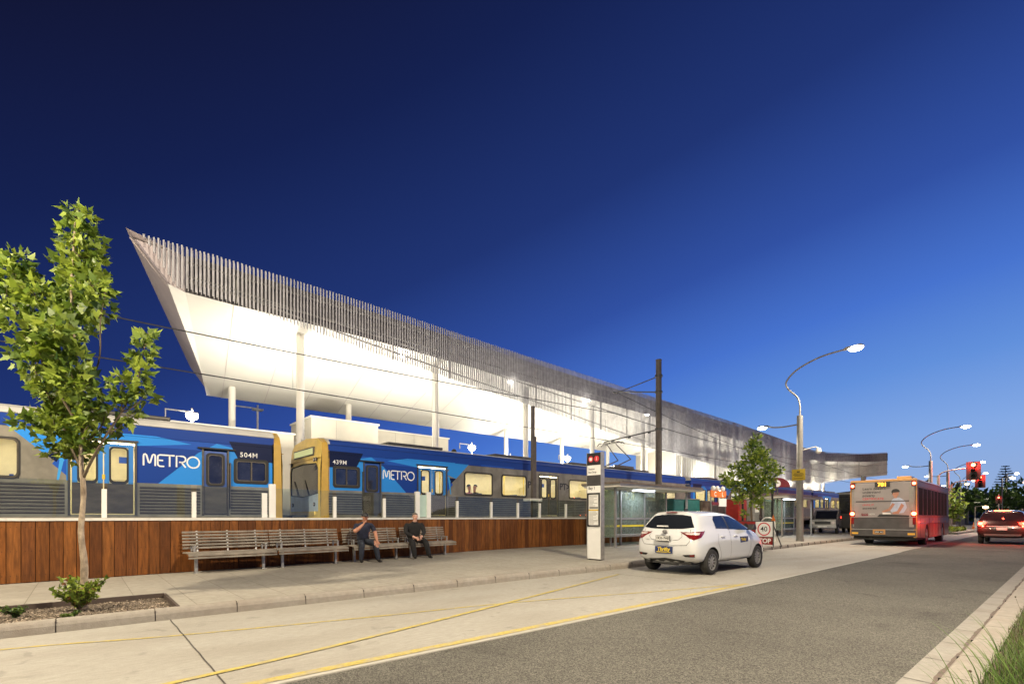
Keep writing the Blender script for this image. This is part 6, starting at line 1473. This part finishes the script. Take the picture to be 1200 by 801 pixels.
tree('bushy green roadside tree past the front of the bus', (-8.1, 62, .15), t3, {'p': [(0, 0, 0), (.05, 0, 1.2), (0, 0, 3.6)], 'r': (.09, .02)}, [([(0, 0, 1.1), (.4, .2, 1.9), (.6, .3, 2.6)], .03, .01)], 130, .30, ['leafA', 'leafB'], (2, 2), 'bark_d', 9)
def pine(label, loc, h):
    t = thing('pine_tree', label, 'tree', loc); MB().tube([(0, 0, 0), (0, 0, h)], [.3, .04], 10).build('trunk', 'bark_d', t); f = MB(); random.seed(8)
    for k in range(16):
        z = h*(.30+.68*k/15); L_ = h*.26*(1-k/17)+.3
        for j in range(8):
            a = j*pi/4+k*.5; e = Vector((cos(a)*L_, sin(a)*L_, z+.12*L_)); f.bar((0, 0, z), e, .12, .08)
            for q in range(5):
                c = Vector((0, 0, z)).lerp(e, .3+.17*q); s_ = Vector((-sin(a), cos(a), 0))*L_*.16
                f.add([c-s_, c+Vector((0, 0, .12)), c+s_, c-Vector((0, 0, .12))], [(0, 1, 2, 3)])
    f.build('crown', 'leafC', t)
pine('tiered dark pine standing above the far hill, over the roof of the dark car', (-10.2, 150, 0), 12.5)
def bushy(label, loc, r, h, rs):
    random.seed(rs); t = thing('distant_tree', label, 'tree', loc, group='dark trees in front of the far hill'); MB().tube([(0, 0, 0), (0, 0, h*.7)], [.25, .1], 8).build('trunk', 'bark_d', t)
    bl_ = [((random.uniform(-r, r), random.uniform(-r*.5, r*.5), h*random.uniform(.35, .9)), r*random.uniform(.35, .55)) for _ in range(9)]; mb = MB()
    for c, q in bl_:
        for _ in range(60):
            v = Vector((random.gauss(0, 1), random.gauss(0, 1), random.gauss(0, 1))).normalized()*q*random.random()**.4; leaf(mb, Vector(c)+v, .8*random.uniform(.6, 1.3), v+Vector((0, 0, .3)), 0)
    mb.build('crown', 'leafC', t)
bushy('wide dark tree below the far pine', (-9.5, 128, 0), 5, 6.2, 1); bushy('dark tree at the right edge beyond the dark car', (-5.5, 120, 0), 4.5, 7, 2); bushy('dark tree behind the bushy roadside tree', (-16, 118, 0), 4.5, 6.5, 3); bushy('low dark tree left of the far pine, behind the traffic lights', (-13, 140, 0), 5, 6, 4)

# ------------------------------------------------------------------ grass on the median
random.seed(14); gb = MB()
def blade(x, y, z, L_, lean, w, mi):
    a = random.uniform(0, 2*pi); d = Vector((cos(a), sin(a), 0)); s_ = Vector((-sin(a), cos(a), 0))*w; base = Vector((x, y, z)); n = 5; vs = []
    for k in range(n+1):
        t = k/n; p = base+Vector((0, 0, 1))*L_*t*(1-.25*lean*t)+d*L_*lean*t*t; ww = (1-t)**.7; vs += [p-s_*ww, p+s_*ww]
    gb.add(vs, [(2*k, 2*k+1, 2*k+3, 2*k+2) for k in range(n)], mi)
def blade2(x, y, z, L_, dr, w, mi):
    d = Vector((dr[0], dr[1], 0)); s_ = Vector((-d.y, d.x, 0)).normalized()*w; base = Vector((x, y, z)); n = 6; vs = []
    for k in range(n+1):
        t = k/n; p = base+Vector((0, 0, 1))*L_*t*(1-.35*d.length*t)+d*L_*t*t; ww = (1-t)**.6; vs += [p-s_*ww, p+s_*ww]
    gb.add(vs, [(2*k, 2*k+1, 2*k+3, 2*k+2) for k in range(n)], mi)
for _ in range(15000):
    y = 3.3+random.random()**1.5*22; x = -.49+abs(random.gauss(0, .35 if y < 9 else .7))
    h_ = random.uniform(.05, .20)*min(1, .35+(x+.50)*4)
    blade(x, y, .115, h_, random.uniform(.1, .9), random.uniform(.0016, .0034)*(1 if y < 9 else 2), random.choices((0, 1, 2), (3, 4, 4))[0])
for cx, cy, n, L_ in [(-.30, 4.75, 50, .26), (-.22, 5.3, 60, .30), (-.18, 4.2, 60, .34), (-.30, 6.3, 60, .26), (-.25, 7.2, 60, .25), (-.34, 5.6, 30, .22), (-.12, 5.7, 70, .32), (-.28, 8.5, 60, .26), (-.2, 10, 70, .28), (-.25, 12.5, 60, .3), (-.1, 15, 60, .32), (-.2, 18, 60, .3)]:
    for _ in range(n): blade(cx+random.gauss(0, .06), cy+random.gauss(0, .12), .115, L_*random.uniform(.5, 1.1), random.uniform(.15, .8), random.uniform(.002, .004), 0 if random.random() < .85 else 1)
for _ in range(70):   # long arching blades over the kerb
    a = random.uniform(-.5, .9); blade2(random.uniform(-.46, -.12), random.uniform(3.5, 5.8), .115, random.uniform(.30, .60), (-.75*cos(a)*random.uniform(.4, 1), .75*sin(a)*random.uniform(.3, 1)), random.uniform(.004, .007), 0)
go = gb.build('grass', ['blade', 'bladedry', 'leafC']); tag(go, 'long green and dry grass growing on the verge at the bottom right corner', 'grass', kind='stuff')
chips('verge_litter', -.46, .9, 3.6, 12, .105, 2200, .012, ['chip', 'bark_d'])
# seed-head stalks
sh = MB(); random.seed(3)
for _ in range(26):
    x, y = random.uniform(-.40, .3), random.uniform(4.0, 8.5); h = random.uniform(.18, .36); e = (x+random.uniform(-.12, .08), y+random.uniform(-.1, .1), .10+h); sh.tube([(x, y, .1), e], [.0018, .0012], 4); sh.ball(e, .009, 0, 6, 4)
tag(sh.build('seed_stalks', 'bark_d'), 'thin brown stalks with round seed heads among the grass', 'stalks', kind='stuff')

# planting bed past the bus, rails and far lights
struct(MB().box(-8.6, -6.2, 52, 66, 0, .14).build('traffic_island', 'kerb'))
random.seed(4); hb_ = MB()
for _ in range(900):
    leaf(hb_, Vector((random.uniform(-8.3, -6.6), random.uniform(52.5, 60), .16+random.random()*.3)), .22, (random.gauss(0, 1), random.gauss(0, 1), 1), random.randrange(2))
tag(hb_.build('ground_cover', ['leafA', 'leafB']), 'low green ground cover in the island past the bus', 'ground cover', kind='stuff')
fn = thing('white_railing', 'white upright-bar railing by the kerb between the bus and the dark car', 'railing', (-6.0, 63, .1))
q = MB()
for i in range(16): q.box(-.02, .02, -3+i*.4-.02, -3+i*.4+.02, 0, 1.1)
q.build('bars', 'white', fn); MB().box(-.03, .03, -3, 3, 1.08, 1.14).box(-.03, .03, -3, 3, .12, .18).build('rail', 'white', fn)
bs = thing('blue_lit_sign', 'round blue lit sign on a pole just past the bus roof', 'sign', (-8.6, 54.5, .15)); MB().tube([(0, 0, 0), (0, 0, 4.0)], .05, 8).build('pole', 'darksteel', bs)
MB().tube([(0, -.06, 3.55), (0, .06, 3.55)], .48, 20).build('face', 'e_blue', bs); MB().tube([(0, -.05, 3.55), (0, .05, 3.55)], .53, 20).build('rim', 'black', bs)
def far_lamp(label, x, y, z, m='e_warm', r=.35):
    t = thing('distant_lamp', label, 'street lamp', (x, y, 0), group='distant street lamps below the hill'); MB().tube([(0, 0, 0), (0, 0, z)], .10, 6).bar((0, 0, z), (1.2, 0, z+.1), .1, .1).build('pole', 'pole', t); MB().ball((1.2, -.05, z-.1), r, nu=8, nv=5, sc=(1, 1, .6)).build('lens', m, t)
for a in [('distant orange lamp left of the far pine, the highest orange one', -15.2, 138, 9.0), ('distant orange lamp directly under the lower traffic light', -14.3, 120, 7.4), ('distant orange lamp low above the white railing', -14.6, 112, 3.9), ('distant white lamp below the far pine, the brighter one', -8.0, 112, 7.7, 'e_white', .3), ('distant white lamp right of the far pine', -8.1, 122, 9.0, 'e_white', .25),
          ('distant orange lamp at the right edge of the view', -7.4, 130, 7.8), ('distant white lamp between the third and fourth curved lamps', -17.5, 128, 6.2, 'e_white', .25), ('distant orange lamp low beside the dark car roof', -10.5, 105, 3.0)]: far_lamp(*a)
sh_ = thing('distant_shop', 'low dark shop building beyond the white railing', 'building', (-22, 112, 0)); MB().box(-9, 9, -5, 5, 0, 5.2).build('wall', 'brown', sh_); MB().box(-9.3, 9.3, -5.3, 5.3, 5.2, 5.5).build('roof', 'darksteel', sh_)
q = MB()
for x in (-6, -2, 2, 6): MB().box(x-1.2, x+1.2, -5.05, -5.0, .6, 2.6).build('window', 'e_dest', sh_)

# ------------------------------------------------------------------ world, sun, camera
w = bpy.data.worlds.new('World'); scene.world = w; w.use_nodes = True; nt = w.node_tree; nt.nodes.clear(); L = nt.links.new
out = _n(nt, 'ShaderNodeOutputWorld'); bg = _n(nt, 'ShaderNodeBackground'); bg2 = _n(nt, 'ShaderNodeBackground'); ad_ = _n(nt, 'ShaderNodeAddShader')
tc = _n(nt, 'ShaderNodeTexCoord'); dp = _n(nt, 'ShaderNodeVectorMath', operation='DOT_PRODUCT'); dp.inputs[1].default_value = (.145, 1.495, -2.885); L(tc.outputs['Generated'], dp.inputs[0])
mr = _n(nt, 'ShaderNodeMapRange'); mr.inputs['From Min'].default_value = -2.1; mr.inputs['From Max'].default_value = 1.4; L(dp.outputs['Value'], mr.inputs['Value'])
cr = _n(nt, 'ShaderNodeValToRGB'); L(mr.outputs[0], cr.inputs[0]); E_ = cr.color_ramp.elements
stops = [(-3.15, (.0062, .0085, .036)), (-2.6, (.0078, .0165, .085)), (-1.85, (.0155, .038, .185)), (-1.25, (.033, .088, .39)), (-.8, (.068, .185, .66)), (-.45, (.130, .30, .76)), (-.12, (.25, .43, .83)), (.3, (.33, .46, .74))]
E_[0].position = (stops[0][0]+1.19+2.1)/3.5; E_[0].color = (*stops[0][1], 1); E_[1].position = (stops[-1][0]+1.19+2.1)/3.5; E_[1].color = (*stops[-1][1], 1)
for t_, c in stops[1:-1]: e = E_.new((t_+1.19+2.1)/3.5); e.color = (*c, 1)
L(cr.outputs[0], bg.inputs[0]); bg.inputs[1].default_value = .93
sky = _n(nt, 'ShaderNodeTexSky', sky_type='NISHITA'); sky.sun_disc = False; sky.sun_elevation = R(-3); sky.sun_rotation = R(30); sky.ozone_density = 6
L(sky.outputs[0], bg2.inputs[0]); bg2.inputs[1].default_value = .06
L(bg.outputs[0], ad_.inputs[0]); L(bg2.outputs[0], ad_.inputs[1]); L(ad_.outputs[0], out.inputs[0])
sl = bpy.data.lights.new('sun', 'SUN'); sl.energy = .12; sl.angle = R(25); sl.color = (1, .75, .6); so_ = bpy.data.objects.new('sun', sl); COL.objects.link(so_); so_.rotation_euler = (R(80), 0, R(150))
cd = bpy.data.cameras.new('camera'); cam = bpy.data.objects.new('camera', cd); COL.objects.link(cam); scene.camera = cam
cam.location = (0, 0, 1.35); cam.rotation_euler = (R(90), 0, R(48.9)); cd.lens = 17.34; cd.sensor_width = 36; cd.shift_y = .171; cd.clip_end = 3000; cd.clip_start = .05
scene.view_settings.view_transform = 'Standard'; scene.view_settings.look = 'None'; scene.view_settings.exposure = 0; scene.view_settings.gamma = 1
c = scene.cycles; c.use_denoising = True; c.max_bounces = 7; c.diffuse_bounces = 3; c.glossy_bounces = 3; c.transparent_max_bounces = 16; c.transmission_bounces = 4
c.sample_clamp_indirect = 6; c.sample_clamp_direct = 0; c.use_adaptive_sampling = True; c.caustics_reflective = False; c.caustics_refractive = False; c.use_light_tree = True
